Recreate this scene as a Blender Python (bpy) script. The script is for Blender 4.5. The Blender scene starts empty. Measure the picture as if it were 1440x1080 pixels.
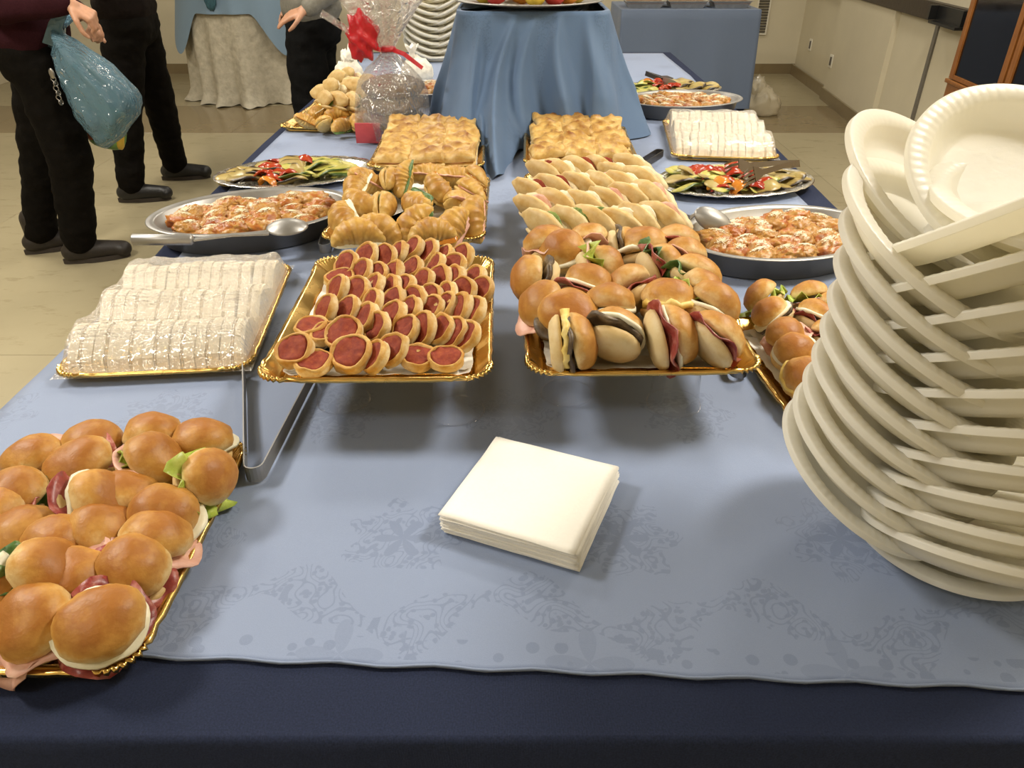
import bpy, bmesh, math, random
from mathutils import Vector, Matrix, Quaternion, noise
from math import sin, cos, pi, radians, sqrt

# ------------------------------------------------------------------ camera, world, light, exposure
SC = bpy.context.scene
COL = SC.collection
CAM_Z, PITCH, FPX = 1.40, radians(32.0), 1040.0
_c = bpy.data.cameras.new('camera'); _c.sensor_fit = 'HORIZONTAL'; _c.sensor_width = 36.0
_c.lens = FPX / 1440 * 36.0; _c.clip_start = 0.02
CAM = bpy.data.objects.new('camera', _c); COL.objects.link(CAM)
CAM.location = (0, 0, CAM_Z); CAM.rotation_euler = (radians(90) - PITCH, 0, 0)
SC.camera = CAM
W = bpy.data.worlds.new('world'); SC.world = W; W.use_nodes = True
W.node_tree.nodes['Background'].inputs[0].default_value = (1.0, 0.93, 0.82, 1)
W.node_tree.nodes['Background'].inputs[1].default_value = 0.15
SC.view_settings.view_transform = 'Standard'; SC.view_settings.look = 'None'
SC.view_settings.gamma = 1.0; SC.view_settings.use_curve_mapping = False
SC.view_settings.exposure = 0.12
CEIL_Z = 3.0
LIGHT_W = 50.0
LIGHT_COL = (1.0, 0.94, 0.83)
LAMPS = [(-2.3, 1.5, 1.5), (1.75, 1.5, 1.35), (-2.3, 3.6, .9), (1.75, 3.6, .7), (-.3, 4.6, .5), (-4.2, 5.2, .3), (-.8, 7.0, .35), (1.9, 7.0, .22), (-1.6, -.6, .32)]  # last entry: fill added behind the camera to brighten the foam plate sides

R = random.Random(7)
def at(u, v, z):
    """photo pixel + known height -> point in the room"""
    x = (u - 720) / FPX; y = (v - 540) / FPX
    d = sin(PITCH) + y * cos(PITCH); f = cos(PITCH) - y * sin(PITCH)
    t = (CAM_Z - z) / d
    return Vector((x * t, f * t, z))
def nz(p, s=1.0, o=0.0):
    return noise.noise(Vector((p[0] * s + o, p[1] * s + o * .7, p[2] * s - o * 1.3)))

# ------------------------------------------------------------------ material helpers
class NT:
    def __init__(s, name):
        s.m = bpy.data.materials.new(name); s.m.use_nodes = True
        s.t = s.m.node_tree; s.n = s.t.nodes; s.n.clear()
        s.out = s.n.new('ShaderNodeOutputMaterial')
    def node(s, typ, ins=None, **kw):
        n = s.n.new(typ)
        for k, v in kw.items(): setattr(n, k, v)
        for k, v in (ins or {}).items(): s.set(n.inputs[k], v)
        return n
    def set(s, sock, v):
        if isinstance(v, bpy.types.NodeSocket): s.t.links.new(v, sock)
        elif isinstance(v, (tuple, list)) and len(v) == 3 and sock.type == 'RGBA': sock.default_value = (*v, 1)
        else: sock.default_value = v
    def coord(s, w='Object'):
        return s.node('ShaderNodeTexCoord').outputs[w]
    def rnd(s): return s.node('ShaderNodeObjectInfo').outputs['Random']
    def vrand(s, vec, amt=13.0):
        r = s.math('MULTIPLY', s.rnd(), amt)
        return s.node('ShaderNodeVectorMath', {0: vec, 1: r}, operation='ADD').outputs[0]
    def noise(s, vec, sc, det=3.0, ro=.55, out=0):
        return s.node('ShaderNodeTexNoise', {'Vector': vec, 'Scale': sc, 'Detail': det, 'Roughness': ro}).outputs[out]
    def voro(s, vec, sc, feat='F1', out='Distance'):
        return s.node('ShaderNodeTexVoronoi', {'Vector': vec, 'Scale': sc}, feature=feat).outputs[out]
    def math(s, op, a, b=0.0, c=0.0):
        return s.node('ShaderNodeMath', {0: a, 1: b, 2: c}, operation=op).outputs[0]
    def ramp(s, f, stops):
        n = s.node('ShaderNodeValToRGB', {0: f}); e = n.color_ramp.elements
        while len(e) < len(stops): e.new(.5)
        for el, (p, c) in zip(e, stops):
            el.position = p; el.color = (*c, 1) if isinstance(c, tuple) else (c, c, c, 1)
        return n.outputs[0]
    def mix(s, f, a, b, mode='MIX'):
        n = s.node('ShaderNodeMix', data_type='RGBA', blend_type=mode)
        s.set(n.inputs[0], f); s.set(n.inputs[6], a); s.set(n.inputs[7], b)
        return n.outputs[2]
    def sep(s, vec):
        n = s.node('ShaderNodeSeparateXYZ', {0: vec}); return n.outputs[0], n.outputs[1], n.outputs[2]
    def bump(s, h, strength=.3, dist=.002):
        return s.node('ShaderNodeBump', {'Height': h, 'Strength': strength, 'Distance': dist}).outputs[0]
    def pbr(s, **k):
        n = s.node('ShaderNodeBsdfPrincipled')
        nm = {'col': 'Base Color', 'rough': 'Roughness', 'metal': 'Metallic', 'normal': 'Normal', 'sss': 'Subsurface Weight',
              'spec': 'Specular IOR Level', 'coat': 'Coat Weight', 'crough': 'Coat Roughness', 'sheen': 'Sheen Weight', 'trans': 'Transmission Weight',
              'emit': 'Emission Color', 'estr': 'Emission Strength', 'alpha': 'Alpha'}
        for a, v in k.items(): s.set(n.inputs[nm[a]], v)
        if 'sss' in k:
            n.inputs['Subsurface Radius'].default_value = (1, .6, .4); n.inputs['Subsurface Scale'].default_value = .004
        s.t.links.new(n.outputs[0], s.out.inputs[0]); return s.m
M = {}
def plain(key, col, rough=.6, metal=0.0, nscale=0, nstr=.15, var=.12, **k):
    """plain surface with a little procedural mottling and relief"""
    n = NT(key); v = n.coord(); c = col
    if nscale:
        f = n.noise(v, nscale, 4)
        lo = tuple(x * (1 - var) for x in col); hi = tuple(min(1, x * (1 + var)) for x in col)
        c = n.ramp(f, [(.3, lo), (.7, hi)])
        k['normal'] = n.bump(f, nstr, .5 / nscale)
    M[key] = n.pbr(col=c, rough=rough, metal=metal, **k); return M[key]

def m_bread(key, pale, gold, brown, z0, z1, nsc=45, rough=.42, bump=.25):
    n = NT(key); o = n.coord(); v = n.vrand(o); x, y, z = n.sep(o)
    f = n.noise(v, nsc, 4, .6)
    h = n.math('DIVIDE', n.math('SUBTRACT', z, z0), z1 - z0)
    h = n.math('ADD', h, n.math('MULTIPLY', n.math('SUBTRACT', f, .5), 1.7))
    c = n.ramp(h, [(.0, pale), (.45, gold), (1.0, brown)])
    c = n.mix(n.math('MULTIPLY', n.math('MAXIMUM', n.math('SUBTRACT', n.rnd(), .4), 0.0), .45), c, tuple(g * .8 for g in brown))
    c = n.mix(n.ramp(n.noise(v, nsc * 2.2, 5, .7), [(.52, 0.0), (.75, .45)]), c, brown)
    fine = n.noise(v, nsc * 6, 3)
    M[key] = n.pbr(col=c, rough=rough, normal=n.bump(n.math('ADD', f, n.math('MULTIPLY', fine, .3)), bump, .002), sss=.08, spec=.4)
m_bread('bun_crown', (.74, .56, .27), (.56, .29, .062), (.36, .135, .02), .002, .034, 34, .47, .7)
m_bread('bun_base', (.74, .60, .34), (.70, .52, .25), (.58, .36, .12), -.016, .016, 30, .5)
m_bread('pastry', (.78, .63, .36), (.66, .42, .13), (.50, .23, .035), .006, .021, 70, .55, .6)
m_bread('croissant', (.70, .50, .18), (.58, .34, .075), (.38, .17, .03), -.012, .040, 40, .42)
m_bread('pocket', (.74, .62, .39), (.70, .54, .27), (.56, .35, .11), -.015, .05, 30, .5)
m_bread('focaccia', (.76, .58, .27), (.62, .39, .11), (.25, .09, .014), .004, .034, 24, .45, .7)
m_bread('wrap_pastry', (.80, .62, .3), (.70, .46, .14), (.5, .26, .05), -.01, .04, 30, .5)

def m_sauce(key, cols, sc, rough=.3, bump=.6):
    n = NT(key); v = n.vrand(n.coord()); f = n.noise(v, sc, 5, .65)
    c = n.ramp(f, [(.25 + .5 * i / (len(cols) - 1), q) for i, q in enumerate(cols)])
    M[key] = n.pbr(col=c, rough=rough, normal=n.bump(f, bump, .002))
m_sauce('tomato', [(.17, .014, .004), (.25, .030, .006), (.34, .07, .012)], 110, .75)
m_sauce('ham', [(.62, .30, .22), (.72, .40, .30), (.80, .55, .44)], 35, .4, .3)
m_sauce('prosciutto', [(.16, .018, .016), (.30, .05, .04), (.55, .26, .2)], 50, .35, .4)
m_sauce('salami', [(.30, .05, .04), (.46, .13, .10), (.72, .48, .40)], 160, .4, .3)
m_sauce('lettuce', [(.20, .32, .03), (.42, .52, .08), (.62, .66, .2)], 40, .35, .6)
m_sauce('rocket', [(.03, .09, .02), (.08, .17, .04), (.2, .3, .1)], 60, .4, .6)
m_sauce('cheese', [(.78, .72, .50), (.84, .79, .60), (.88, .84, .68)], 40, .4, .3)
m_sauce('egg', [(.74, .50, .10), (.80, .60, .18), (.84, .70, .3)], 60, .5, .6)
m_sauce('mushroom', [(.03, .02, .012), (.10, .065, .035), (.30, .22, .12)], 60, .45, .6)
m_sauce('greens', [(.05, .1, .01), (.14, .22, .03), (.34, .4, .08)], 120, .5, .9)
m_sauce('pepper', [(.22, .015, .008), (.36, .03, .012), (.46, .10, .02)], 30, .2, .3)
m_sauce('orange_pepper', [(.46, .12, .015), (.55, .2, .025), (.6, .3, .05)], 30, .2, .3)

def m_veg(key, face, mid, skin, halfw):
    n = NT(key); o = n.coord(); v = n.vrand(o); x, y, z = n.sep(o)
    f = n.noise(v, 55, 4); e = n.math('DIVIDE', n.math('ABSOLUTE', y), halfw)
    e = n.math('ADD', e, n.math('MULTIPLY', n.math('SUBTRACT', f, .5), .35))
    c = n.ramp(e, [(0, face), (.72, mid), (.9, skin)])
    char = n.ramp(n.noise(v, 22, 3), [(.55, 0.0), (.75, .6)])
    c = n.mix(char, c, tuple(q * .35 for q in mid))
    M[key] = n.pbr(col=c, rough=.32, normal=n.bump(f, .4, .002), sss=.05)
m_veg('zucchini', (.52, .46, .13), (.44, .42, .09), (.05, .09, .015), .017)
m_veg('aubergine', (.42, .33, .12), (.34, .24, .07), (.025, .016, .014), .026)

def m_roll(key):
    n = NT(key); o = n.coord(); v = n.vrand(o); x, y, z = n.sep(o)
    f = n.noise(v, 28, 4, .6); g = n.noise(v, 150, 3, .7)
    c = n.ramp(f, [(.30, (.28, .06, .01)), (.45, (.40, .13, .018)), (.52, (.46, .25, .06)), (.58, (.36, .16, .028)), (.66, (.42, .22, .05)), (.76, (.34, .09, .012))])
    snow = n.math('MULTIPLY', n.ramp(n.noise(v, 16, 2), [(.56, 0.0), (.66, 1.0)]), n.ramp(g, [(.46, 0.0), (.56, .85)]))
    top = n.ramp(z, [(.0, 0.0), (.014, 1.0)])
    c = n.mix(n.math('MULTIPLY', snow, top), c, (.85, .76, .58))
    M[key] = n.pbr(col=c, rough=.36, normal=n.bump(n.math('ADD', f, n.math('MULTIPLY', g, .5)), .8, .003), sss=.05)
m_roll('baked_roll')

def m_metal(key, col, rough, nsc=0, bstr=.1):
    n = NT(key); k = {}
    if nsc:
        f = n.noise(n.coord(), nsc, 3); k['normal'] = n.bump(f, bstr, .001)
        k['rough'] = n.ramp(f, [(.3, max(.03, rough - .08)), (.7, rough + .1)])
    else: k['rough'] = rough
    M[key] = n.pbr(col=col, metal=1.0, **k)
m_metal('gold', (.80, .52, .16), .22, 18, .15)
m_metal('steel', (.35, .34, .325), .38, 14, .08)
M['steel'].node_tree.nodes['Principled BSDF'].inputs['Metallic'].default_value = .7
m_metal('steel_dark', (.30, .29, .28), .3, 20, .08)
m_metal('foil', (.78, .76, .72), .25, 40, .35)
plain('doily', (.82, .79, .72), .75, 0, 60, .1, .04)
n = NT('foam'); f = n.noise(n.coord(), 90, 4)
pb = n.node('ShaderNodeBsdfPrincipled', {'Base Color': (.95, .95, .92, 1), 'Roughness': .35, 'Normal': n.bump(f, .08, .003)})
tl = n.node('ShaderNodeBsdfTranslucent', {'Color': (.98, .93, .78, 1)}); mx = n.node('ShaderNodeMixShader', {0: .45, 1: pb.outputs[0], 2: tl.outputs[0]})
n.t.links.new(mx.outputs[0], n.out.inputs[0]); M['foam'] = n.m
plain('napkin', (.90, .88, .82), .85, 0, 300, .12, .02)
plain('napkin_edge', (.84, .81, .72), .85, 0, 300, .1, .03)
plain('tramezzino', (.86, .78, .62), .75, 0, 120, .3, .06)
plain('sandwich_filling', (.58, .48, .33), .6, 0, 90, .4, .4)
plain('white_film_tray', (.8, .77, .7), .5, 0, 20, .1, .03)
def m_clear(key, tint, refl, bsc=0, bstr=.3, bdist=.004, rough=.05, milky=0.0, milk=(.9, .9, .9)):
    """thin clear plastic: mostly transparent, Fresnel-like gloss, optional milkiness"""
    n = NT(key); k = {}
    nrm = None
    if bsc:
        v = n.coord(); f = n.noise(v, bsc, 4, .6)
        f2 = n.noise(n.node('ShaderNodeMapping', {'Vector': v, 'Scale': (1, 4, 1)}).outputs[0], bsc * 1.5, 2)
        nrm = n.bump(n.math('ADD', f, f2), bstr, bdist)
    fr = n.node('ShaderNodeLayerWeight', {'Blend': .5}); gl = n.node('ShaderNodeBsdfGlossy', {'Color': (1, 1, 1, 1), 'Roughness': rough})
    if nrm: n.set(fr.inputs['Normal'], nrm); n.set(gl.inputs['Normal'], nrm)
    tr = n.node('ShaderNodeBsdfTransparent', {'Color': (*tint, 1)})
    base = tr.outputs[0]
    if milky:
        df = n.node('ShaderNodeBsdfDiffuse', {'Color': (*milk, 1)})
        mx = n.node('ShaderNodeMixShader', {0: milky}); n.t.links.new(base, mx.inputs[1]); n.t.links.new(df.outputs[0], mx.inputs[2]); base = mx.outputs[0]
    fac = n.math('ADD', n.math('MULTIPLY', n.math('POWER', fr.outputs['Facing'], 4.0), .75), refl)
    ms = n.node('ShaderNodeMixShader', {0: fac}); n.t.links.new(base, ms.inputs[1]); n.t.links.new(gl.outputs[0], ms.inputs[2])
    n.t.links.new(ms.outputs[0], n.out.inputs[0]); M[key] = n.m
m_clear('film', (.98, .97, .95), .16, 30, 1.0, .016, .13, .22, (.9, .87, .8))
m_clear('cup', (.985, .985, .985), .03)
m_clear('cellophane', (.97, .96, .95), .20, 30, 1.0, .03, .09, .07, (.9, .88, .84))
m_clear('bag_blue', (.55, .74, .82), .05, 14, .9, .03, .16, .62, (.12, .225, .29))
m_clear('bag_clear', (.9, .88, .8), .04, 14, .6, .02, .2, .55, (.7, .62, .46))
m_clear('tulle_red', (.9, .3, .3), .03, 30, .6, .01, .25, .7, (.62, .02, .03))
plain('red_ribbon', (.5, .02, .03), .35, 0, 40, .2, .15)
plain('dark_handle', (.03, .027, .025), .35)
n = NT('amber_plastic'); M['amber_plastic'] = n.pbr(col=(.085, .052, .022), rough=.2, coat=.4, trans=.15)

# cloths -------------------------------------------------------------
def m_damask(key, col, dark, front=None, scale=1.0, strength=1.0):
    n = NT(key); v = n.coord(); x, y, z = n.sep(v)
    def cell(a, per, off=0.0):
        return n.math('SUBTRACT', n.math('FRACT', n.math('ADD', n.math('DIVIDE', a, per), off)), .5)
    P = .27 * scale
    row = n.math('FLOOR', n.math('DIVIDE', y, P)); half = n.math('MULTIPLY', n.math('MODULO', row, 2.0), .5)
    cu = n.math('SUBTRACT', n.math('FRACT', n.math('ADD', n.math('DIVIDE', x, P), half)), .5); cv = cell(y, P)
    r = n.math('SQRT', n.math('ADD', n.math('MULTIPLY', cu, cu), n.math('MULTIPLY', cv, cv)))
    th = n.math('ARCTAN2', cv, cu)
    wob = n.math('MULTIPLY', n.math('COSINE', n.math('MULTIPLY', th, 7.0)), .045)
    clus = n.math('LESS_THAN', n.math('SUBTRACT', r, wob), .24)
    nv = n.node('ShaderNodeVectorMath', {0: v, 1: n.node('ShaderNodeVectorMath', {0: n.noise(v, 60 / scale, 2, .5, 1), 1: (.012, .012, 0)}, operation='MULTIPLY').outputs[0]}, operation='ADD').outputs[0]
    leaf = n.ramp(n.voro(nv, 95 / scale), [(.30, 1.0), (.42, 0.0)])
    curl = n.math('GREATER_THAN', n.math('SINE', n.math('MULTIPLY', n.noise(v, 22 / scale, 1), 95.0)), .72)
    leaf = n.math('MAXIMUM', leaf, curl)
    pat = n.math('MULTIPLY', clus, leaf)
    # radial petals in the heart of each cluster
    pet = n.math('LESS_THAN', r, n.math('MULTIPLY', n.math('ABSOLUTE', n.math('COSINE', n.math('MULTIPLY', th, 3.0))), .13))
    pat = n.math('MAXIMUM', pat, pet)
    if front is not None:
        s_ = n.math('SUBTRACT', y, n.math('ADD', front[0], n.math('MULTIPLY', x, front[1])))
        bx = n.math('MULTIPLY', x, 2 * pi / .26)
        wave = n.math('ADD', .075, n.math('MULTIPLY', n.math('COSINE', bx), .028))
        band = n.math('LESS_THAN', n.math('ABSOLUTE', n.math('SUBTRACT', s_, wave)), n.math('ADD', .024, n.math('MULTIPLY', n.math('SINE', n.math('MULTIPLY', bx, 2.0)), .016)))
        lb = n.ramp(n.voro(nv, 110), [(.30, 1.0), (.42, 0.0)])
        sw = n.math('GREATER_THAN', n.math('SINE', n.math('MULTIPLY', n.noise(v, 16, 1), 110.0)), .72)
        border = n.math('MULTIPLY', band, n.math('MAXIMUM', lb, sw))
        drops = n.math('MULTIPLY', n.math('LESS_THAN', n.math('ABSOLUTE', n.math('SUBTRACT', s_, .022)), .014), n.math('LESS_THAN', n.voro(v, 45), .33))
        # palmette fans between the garlands
        pu = n.math('SUBTRACT', n.math('FRACT', n.math('DIVIDE', n.math('ADD', x, .05), .26)), .5)
        pu = n.math('MULTIPLY', pu, .26); pv = n.math('SUBTRACT', s_, .012)
        pr = n.math('SQRT', n.math('ADD', n.math('MULTIPLY', pu, pu), n.math('MULTIPLY', pv, pv)))
        pt = n.math('ARCTAN2', pu, pv)
        fan = n.math('LESS_THAN', pr, n.math('MULTIPLY', n.math('POWER', n.math('ABSOLUTE', n.math('COSINE', n.math('MULTIPLY', pt, 2.0))), 2.0), .046))
        field = n.math('GREATER_THAN', s_, .135)
        pat = n.math('MULTIPLY', pat, field)
        pat = n.math('MAXIMUM', n.math('MAXIMUM', pat, border), n.math('MAXIMUM', drops, n.math('MULTIPLY', fan, .55)))
    weave = n.noise(v, 900, 2)
    c = n.mix(n.math('MULTIPLY', pat, .75 * strength), col, dark)
    c = n.mix(.10, c, n.ramp(weave, [(.3, tuple(q * .6 for q in col)), (.7, tuple(min(1, q * 1.3) for q in col))]))
    wr = n.noise(v, 9, 3)
    b = n.math('ADD', n.math('MULTIPLY', pat, .25), n.math('ADD', n.math('MULTIPLY', weave, .25), n.math('MULTIPLY', wr, 2.0)))
    M[key] = n.pbr(col=c, rough=n.ramp(pat, [(0, .62), (1, .5)]), normal=n.bump(b, .35, .002), sheen=.15, spec=.3)
m_damask('cloth_blue', (.242, .300, .445), (.182, .230, .355), (.484, -.0427))
m_damask('cloth_stand', (.100, .165, .285), (.068, .118, .21), None, .8, .7)
m_damask('cloth_back', (.125, .165, .25), (.1, .135, .21), None, .9, .5)
m_damask('cloth_topper', (.17, .25, .34), (.14, .21, .29), None, .9, .4)
def m_ribbed(key, col):
    n = NT(key); v = n.coord(); w = n.node('ShaderNodeTexWave', {'Vector': v, 'Scale': 260.0, 'Distortion': .6}).outputs[1]
    f = n.noise(v, 500, 2)
    M[key] = n.pbr(col=n.ramp(f, [(.3, tuple(c * .75 for c in col)), (.7, tuple(c * 1.25 for c in col))]), rough=.85, normal=n.bump(w, .3, .001), spec=.2)
m_ribbed('cloth_navy', (.017, .024, .055))
plain('skirt_white', (.44, .40, .31), .85, 0, 22, .5, .16)
plain('linen_dark', (.02, .02, .03), .8)

# room ---------------------------------------------------------------
def m_marble(key, a, b, vein, rough):
    n = NT(key); v = n.coord('Object'); w = n.node('ShaderNodeTexCoord').outputs['Object']
    g = n.node('ShaderNodeNewGeometry').outputs['Position']
    f = n.noise(g, 1.6, 6, .62); s_ = n.noise(n.node('ShaderNodeMapping', {'Vector': g, 'Scale': (1, 2.4, 1), 'Rotation': (0, 0, .35)}).outputs[0], 5, 6, .7)
    c = n.ramp(f, [(.3, a), (.7, b)])
    vm = n.ramp(s_, [(.56, 0.0), (.66, .55), (.72, .1)])
    c = n.mix(vm, c, vein); c = n.mix(n.math('MULTIPLY', n.rnd(), .16), c, vein)
    M[key] = n.pbr(col=c, rough=rough, spec=.45)
m_marble('marble', (.33, .283, .175), (.38, .33, .21), (.24, .195, .11), .25)
m_marble('marble_dark', (.20, .15, .08), (.235, .18, .10), (.14, .10, .05), .16)
plain('grout', (.28, .23, .14), .7, 0, 40, .1)
plain('wall_paint', (.60, .54, .395), .7, 0, 3, .03, .03)
plain('ceiling_paint', (.56, .53, .47), .8, 0, 5, .03, .03)
plain('rail_brown', (.030, .020, .014), .4, 0, 30, .1)
plain('black_box', (.012, .012, .012), .35)
plain('strip_grey', (.20, .185, .16), .4, .3)
n = NT('wood'); v = n.coord(); gr = n.noise(n.node('ShaderNodeMapping', {'Vector': v, 'Scale': (2, 30, 3)}).outputs[0], 3, 4)
M['wood'] = n.pbr(col=n.ramp(gr, [(.3, (.20, .07, .013)), (.7, (.34, .13, .028))]), rough=.35, normal=n.bump(gr, .1, .002))
n = NT('dark_glass'); M['dark_glass'] = n.pbr(col=(.006, .005, .005), rough=.08, spec=.5)
plain('outlet', (.7, .66, .55), .4); plain('outlet_dark', (.1, .09, .08), .5)
plain('vent_dark', (.10, .09, .07), .6)
n = NT('lamp_panel'); M['lamp_panel'] = n.pbr(col=(.9, .9, .85), emit=(1, .92, .78), estr=4.0)
plain('lamp_frame', (.7, .7, .68), .4)

# people -------------------------------------------------------------
plain('skin', (.48, .25, .15), .5, 0, 60, .08, .08, sss=.15)
plain('hair', (.03, .02, .015), .6, 0, 200, .4)
plain('trousers_dark', (.005, .004, .003), .85, 0, 30, .3, .25, spec=.08)
plain('trousers_black', (.006, .006, .006), .9, 0, 30, .3, .2, spec=.08)
plain('sweater_maroon', (.030, .008, .011), .9, 0, 200, .3, .2, spec=.08)
plain('jacket_dark', (.010, .007, .006), .85, 0, 60, .3, .2, spec=.08)
plain('blouse_grey', (.17, .16, .13), .8, 0, 60, .3, .15)
plain('shoe_brown', (.016, .011, .008), .55, 0, 60, .2, .25)
plain('shoe_sole', (.035, .026, .02), .7)
plain('shoe_black', (.010, .009, .009), .45, 0, 60, .2, .2)
plain('white_flower', (.8, .76, .66), .6, 0, 60, .3)
plain('panettone', (.19, .14, .10), .8, 0, 70, .6, .25)
plain('red_box', (.45, .06, .07), .5, 0, 30, .1)
plain('lasagne', (.20, .09, .04), .6, 0, 60, .6, .3)
plain('alu', (.6, .58, .54), .35, .8, 20, .2)
plain('fruit_red', (.42, .03, .02), .3, 0, 40, .1); plain('fruit_orange', (.66, .24, .02), .4, 0, 200, .2); plain('fruit_yellow', (.60, .42, .04), .4, 0, 30, .15)
plain('keys', (.35, .33, .3), .35, .9)
plain('packet_green', (.12, .24, .06), .4, 0, 8, .1, .5); plain('packet_red', (.4, .08, .02), .4); plain('packet_yellow', (.6, .38, .04), .4)
plain('table_wood', (.25, .2, .14), .6, 0, 20, .1)
plain('scarf_teal', (.03, .09, .12), .8, 0, 60, .3, .3)
# ------------------------------------------------------------------ geometry helpers
def me(name, V, F, mat, smooth=True):
    m = bpy.data.meshes.new(name); m.from_pydata([tuple(v) for v in V], [], F)
    if isinstance(mat, str): mat = M[mat]
    if mat: m.materials.append(mat)
    if smooth: m.polygons.foreach_set('use_smooth', [True] * len(m.polygons))
    m.update(); return m
def ob(name, mesh, parent=None, loc=None, rot=None, scale=None):
    o = bpy.data.objects.new(name, mesh); COL.objects.link(o)
    if parent is not None: o.parent = parent
    if loc is not None: o.location = loc
    if rot is not None:
        if isinstance(rot, Quaternion): o.rotation_mode = 'QUATERNION'; o.rotation_quaternion = rot
        else: o.rotation_euler = rot
    if scale is not None: o.scale = scale if hasattr(scale, '__len__') else (scale,) * 3
    return o
def tag(o, label, cat, group=None, kind=None):
    o['label'] = label; o['category'] = cat
    if group: o['group'] = group
    if kind: o['kind'] = kind
    return o
def thing(name, label, cat, loc=(0, 0, 0), rot=None, group=None):
    return tag(ob(name, None, None, loc, rot), label, cat, group)
def struct(o): o['kind'] = 'structure'; return o
def loft(rings, close=True, cap0=False, cap1=False):
    """rings: list of equally long point lists -> V, F"""
    V = [p for r in rings for p in r]; n = len(rings[0]); F = []
    for i in range(len(rings) - 1):
        for j in range(n if close else n - 1):
            k = (j + 1) % n
            F.append((i * n + j, i * n + k, (i + 1) * n + k, (i + 1) * n + j))
    if cap0: F.append(tuple(reversed(range(n))))
    if cap1: F.append(tuple(range((len(rings) - 1) * n, len(rings) * n)))
    return V, F
def lathe(prof, seg=28, mod=None):
    """prof: [(r,z)] bottom to top / outside order; poles where r==0"""
    rings = []
    for i, (r, z) in enumerate(prof):
        ring = []
        for j in range(seg):
            a = 2 * pi * j / seg; p = Vector((r * cos(a), r * sin(a), z))
            if mod: p = mod(p, a, i)
            ring.append(p)
        rings.append(ring)
    return loft(rings, True, True, True)
def box(x0, x1, y0, y1, z0, z1):
    V = [(x, y, z) for z in (z0, z1) for y in (y0, y1) for x in (x0, x1)]
    return V, [(0, 2, 3, 1), (4, 5, 7, 6), (0, 1, 5, 4), (2, 6, 7, 3), (0, 4, 6, 2), (1, 3, 7, 5)]
def bevel_mesh(name, VF, mat, w=.004, seg=2, smooth=True):
    bm = bmesh.new(); vs = [bm.verts.new(v) for v in VF[0]]
    for f in VF[1]: bm.faces.new([vs[i] for i in f])
    bmesh.ops.bevel(bm, geom=list(bm.edges), offset=w, segments=seg, affect='EDGES', profile=.6)
    bmesh.ops.recalc_face_normals(bm, faces=bm.faces)
    m = bpy.data.meshes.new(name); bm.to_mesh(m); bm.free(); m.materials.append(M[mat] if isinstance(mat, str) else mat)
    if smooth: m.polygons.foreach_set('use_smooth', [True] * len(m.polygons))
    return m
def join(*vfs):
    V, F = [], []
    for v, f in vfs:
        b = len(V); V += list(v); F += [tuple(i + b for i in q) for q in f]
    return V, F
def tube(pts, rad, seg=10, flat=None):
    """tube through pts; rad float or list; flat=(sx,sy) cross-section scale"""
    pts = [Vector(p) for p in pts]; n = len(pts); rings = []; up = Vector((0, 0, 1))
    for i, p in enumerate(pts):
        t = (pts[min(i + 1, n - 1)] - pts[max(i - 1, 0)]).normalized()
        u = up if abs(t.dot(up)) < .95 else Vector((0, 1, 0))
        a = t.cross(u).normalized(); b = a.cross(t).normalized()
        r = rad[i] if hasattr(rad, '__len__') else rad; sx, sy = flat or (1, 1)
        rings.append([p + a * (r * sx * cos(2 * pi * j / seg)) + b * (r * sy * sin(2 * pi * j / seg)) for j in range(seg)])
    return loft(rings, True, True, True)
def sphere(sub=3):
    bm = bmesh.new(); bmesh.ops.create_icosphere(bm, subdivisions=sub, radius=1.0)
    V = [v.co.copy() for v in bm.verts]; F = [tuple(v.index for v in f.verts) for f in bm.faces]; bm.free(); return V, F
SPH = {k: sphere(k) for k in (2, 3, 4)}
def blob(name, mat, fn, sub=3):
    V, F = SPH[sub]; return me(name, [fn(v.copy()) for v in V], F, mat)
def qn(n, spin=0.0):
    """rotation taking local +z to n, after spinning about z"""
    return Vector((0, 0, 1)).rotation_difference(Vector(n).normalized()) @ Quaternion((0, 0, 1), spin)
def rrect(w, d, r, nper):
    """rounded rectangle outline, list of (x, y, nx, ny, cornerness)"""
    out = []; hx, hy = w / 2 - r, d / 2 - r
    for k, (cx_, cy_) in enumerate(((hx, hy), (-hx, hy), (-hx, -hy), (hx, -hy))):
        for i in range(nper):
            a = pi / 2 * (k + i / (nper - 1)); out.append((cx_ + r * cos(a), cy_ + r * sin(a), cos(a), sin(a), 1.0))
        nx_, ny_ = ((-hx, hy), (-hx, -hy), (hx, -hy), (hx, hy))[k]
        a = pi / 2 * (k + 1); x0, y0 = cx_ + r * cos(a), cy_ + r * sin(a); x1, y1 = nx_ + r * cos(a), ny_ + r * sin(a)
        m = 26
        for i in range(1, m):
            t = i / m; e = min(t, 1 - t); out.append((x0 + (x1 - x0) * t, y0 + (y1 - y0) * t, cos(a), sin(a), max(0, 1 - e / .16)))
    return out
def copy_tree(o, parent=None):
    c = o.copy(); COL.objects.link(c)
    if parent is not None: c.parent = parent
    for ch in list(o.children): copy_tree(ch, c)
    return c

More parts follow.
